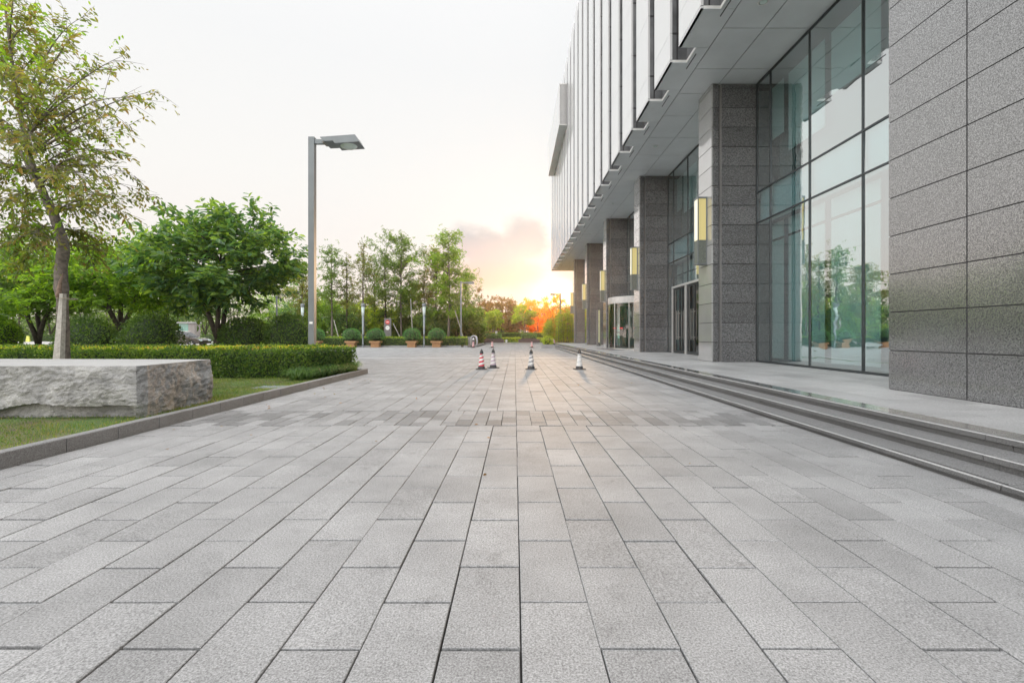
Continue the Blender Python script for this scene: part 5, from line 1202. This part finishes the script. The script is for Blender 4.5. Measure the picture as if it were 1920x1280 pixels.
# clouds: soft heaps low in the sky left of the facade
nz = N(nt, 'ShaderNodeTexNoise'); nz.inputs['Scale'].default_value = 7.5; nz.inputs['Detail'].default_value = 7; nz.inputs['Roughness'].default_value = .55
mp = N(nt, 'ShaderNodeMapping'); mp.inputs['Scale'].default_value = (1, 1, 1.7); L(nt, tc.outputs['Generated'], mp.inputs[0]); L(nt, mp.outputs[0], nz.inputs['Vector'])
def ell(cu, cv, ru, rv):
    du = MT('DIVIDE', MT('SUBTRACT', U, cu), ru); dv = MT('DIVIDE', MT('SUBTRACT', V_, cv), rv)
    return MT('SUBTRACT', 1.0, MT('SQRT', MT('ADD', MT('MULTIPLY', du, du), MT('MULTIPLY', dv, dv))))
mm_ = None
for e in ((.03, .205, .075, .085), (-.085, .195, .085, .06), (-.03, .135, .16, .075), (-.15, .17, .04, .04), (.12, .16, .08, .06)):
    q = ell(*e); mm_ = q if mm_ is None else MT('SMOOTH_MAX', mm_, q, .15) if False else MT('MAXIMUM', mm_, q)
cm = MT('ADD', mm_, MT('MULTIPLY', MT('SUBTRACT', nz.outputs['Fac'], .5), 1.9))
cr = ramp(nt, cm, [(.04, g3(0)), (.66, g3(1))], 'EASE')
ccol = ramp(nt, V_, [(.08, (.95, .72, .52)), (.125, (.88, .64, .54)), (.165, (.70, .61, .64)), (.22, (.56, .57, .61)), (.26, (.62, .63, .66))])
cfac = MT('MULTIPLY', MT('MULTIPLY', cr.outputs[0], .95), front)
c1 = mixc(nt, cfac, base.outputs[0], ccol.outputs[0])
pinkf = MT('MULTIPLY', MT('MULTIPLY', gauss(-.02, .11, .2, .06), front), .5)
c1 = mixc(nt, pinkf, c1, (1.0, .72, .58))
g1 = MT('MULTIPLY', gauss(.075, .080, .09, .032), front)
c2 = mixc(nt, MT('MULTIPLY', g1, .8), c1, (1.10, .98, .74))
g2 = MT('MULTIPLY', gauss(su, sv - .01, .045, .04), front)
c3 = mixc(nt, g2, c2, (2.6, 2.0, 1.1))
side = ramp(nt, MT('MULTIPLY_ADD', sep.outputs[1], .5, .5), [(0.0, g3(2.7)), (.5, g3(2.7)), (.79, g3(1.0)), (1.0, g3(1.0))], 'EASE')  # sky beside and behind the camera brightened as added fill light
c4 = mixc(nt, 1.0, c3, side.outputs[0], 'MULTIPLY')
bg2 = N(nt, 'ShaderNodeBackground'); bg2.inputs[1].default_value = 0.99; L(nt, c4, bg2.inputs[0])
ad = N(nt, 'ShaderNodeMixShader'); ad.inputs[0].default_value = .985; L(nt, bg1.outputs[0], ad.inputs[1]); L(nt, bg2.outputs[0], ad.inputs[2]); L(nt, ad.outputs[0], out.inputs[0])

sd = bpy.data.lights.new('sun', 'SUN'); sd.energy = 2.1; sd.angle = math.radians(2.5); sd.color = (1.0, .64, .34)
so_ = bpy.data.objects.new('sun', sd); COL.objects.link(so_)
dv = Vector((math.sin(SUN_AZ) * math.cos(SUN_EL), math.cos(SUN_AZ) * math.cos(SUN_EL), math.sin(SUN_EL)))
so_.rotation_euler = dv.to_track_quat('Z', 'Y').to_euler(); so_.location = (0, 0, 40)

mh, nth, oh = new_mat('evening_haze'); pv = N(nth, 'ShaderNodeVolumePrincipled'); pv.inputs['Color'].default_value = (1.0, .93, .84, 1); pv.inputs['Density'].default_value = 0.0005; pv.inputs['Anisotropy'].default_value = .83
L(nth, pv.outputs[0], oh.inputs['Volume']); tag(MB().box(-150, 120, -12, 150, -1.1, 30).build('haze', mh), kind='stuff')
S.cycles.volume_bounces = 0
# ------------------------------------------------------------------ camera
cd = bpy.data.cameras.new('camera'); co = bpy.data.objects.new('camera', cd); COL.objects.link(co); S.camera = co
cd.sensor_width = 36; cd.lens = 36 * F / 1920; cd.clip_end = 3000; cd.clip_start = .05
co.location = (0, 0, CAMZ); co.rotation_euler = (math.pi / 2, 0, 0)
cd.shift_x = -(965 - 960) / 1920; cd.shift_y = -(640 - 628) / 1920
S.render.resolution_x, S.render.resolution_y = 1024, 682
S.view_settings.view_transform = 'Standard'; S.view_settings.look = 'None'; S.view_settings.exposure = 0.0; S.view_settings.gamma = 1.0
S.render.engine = 'CYCLES'; S.cycles.max_bounces = 8; S.cycles.transparent_max_bounces = 12
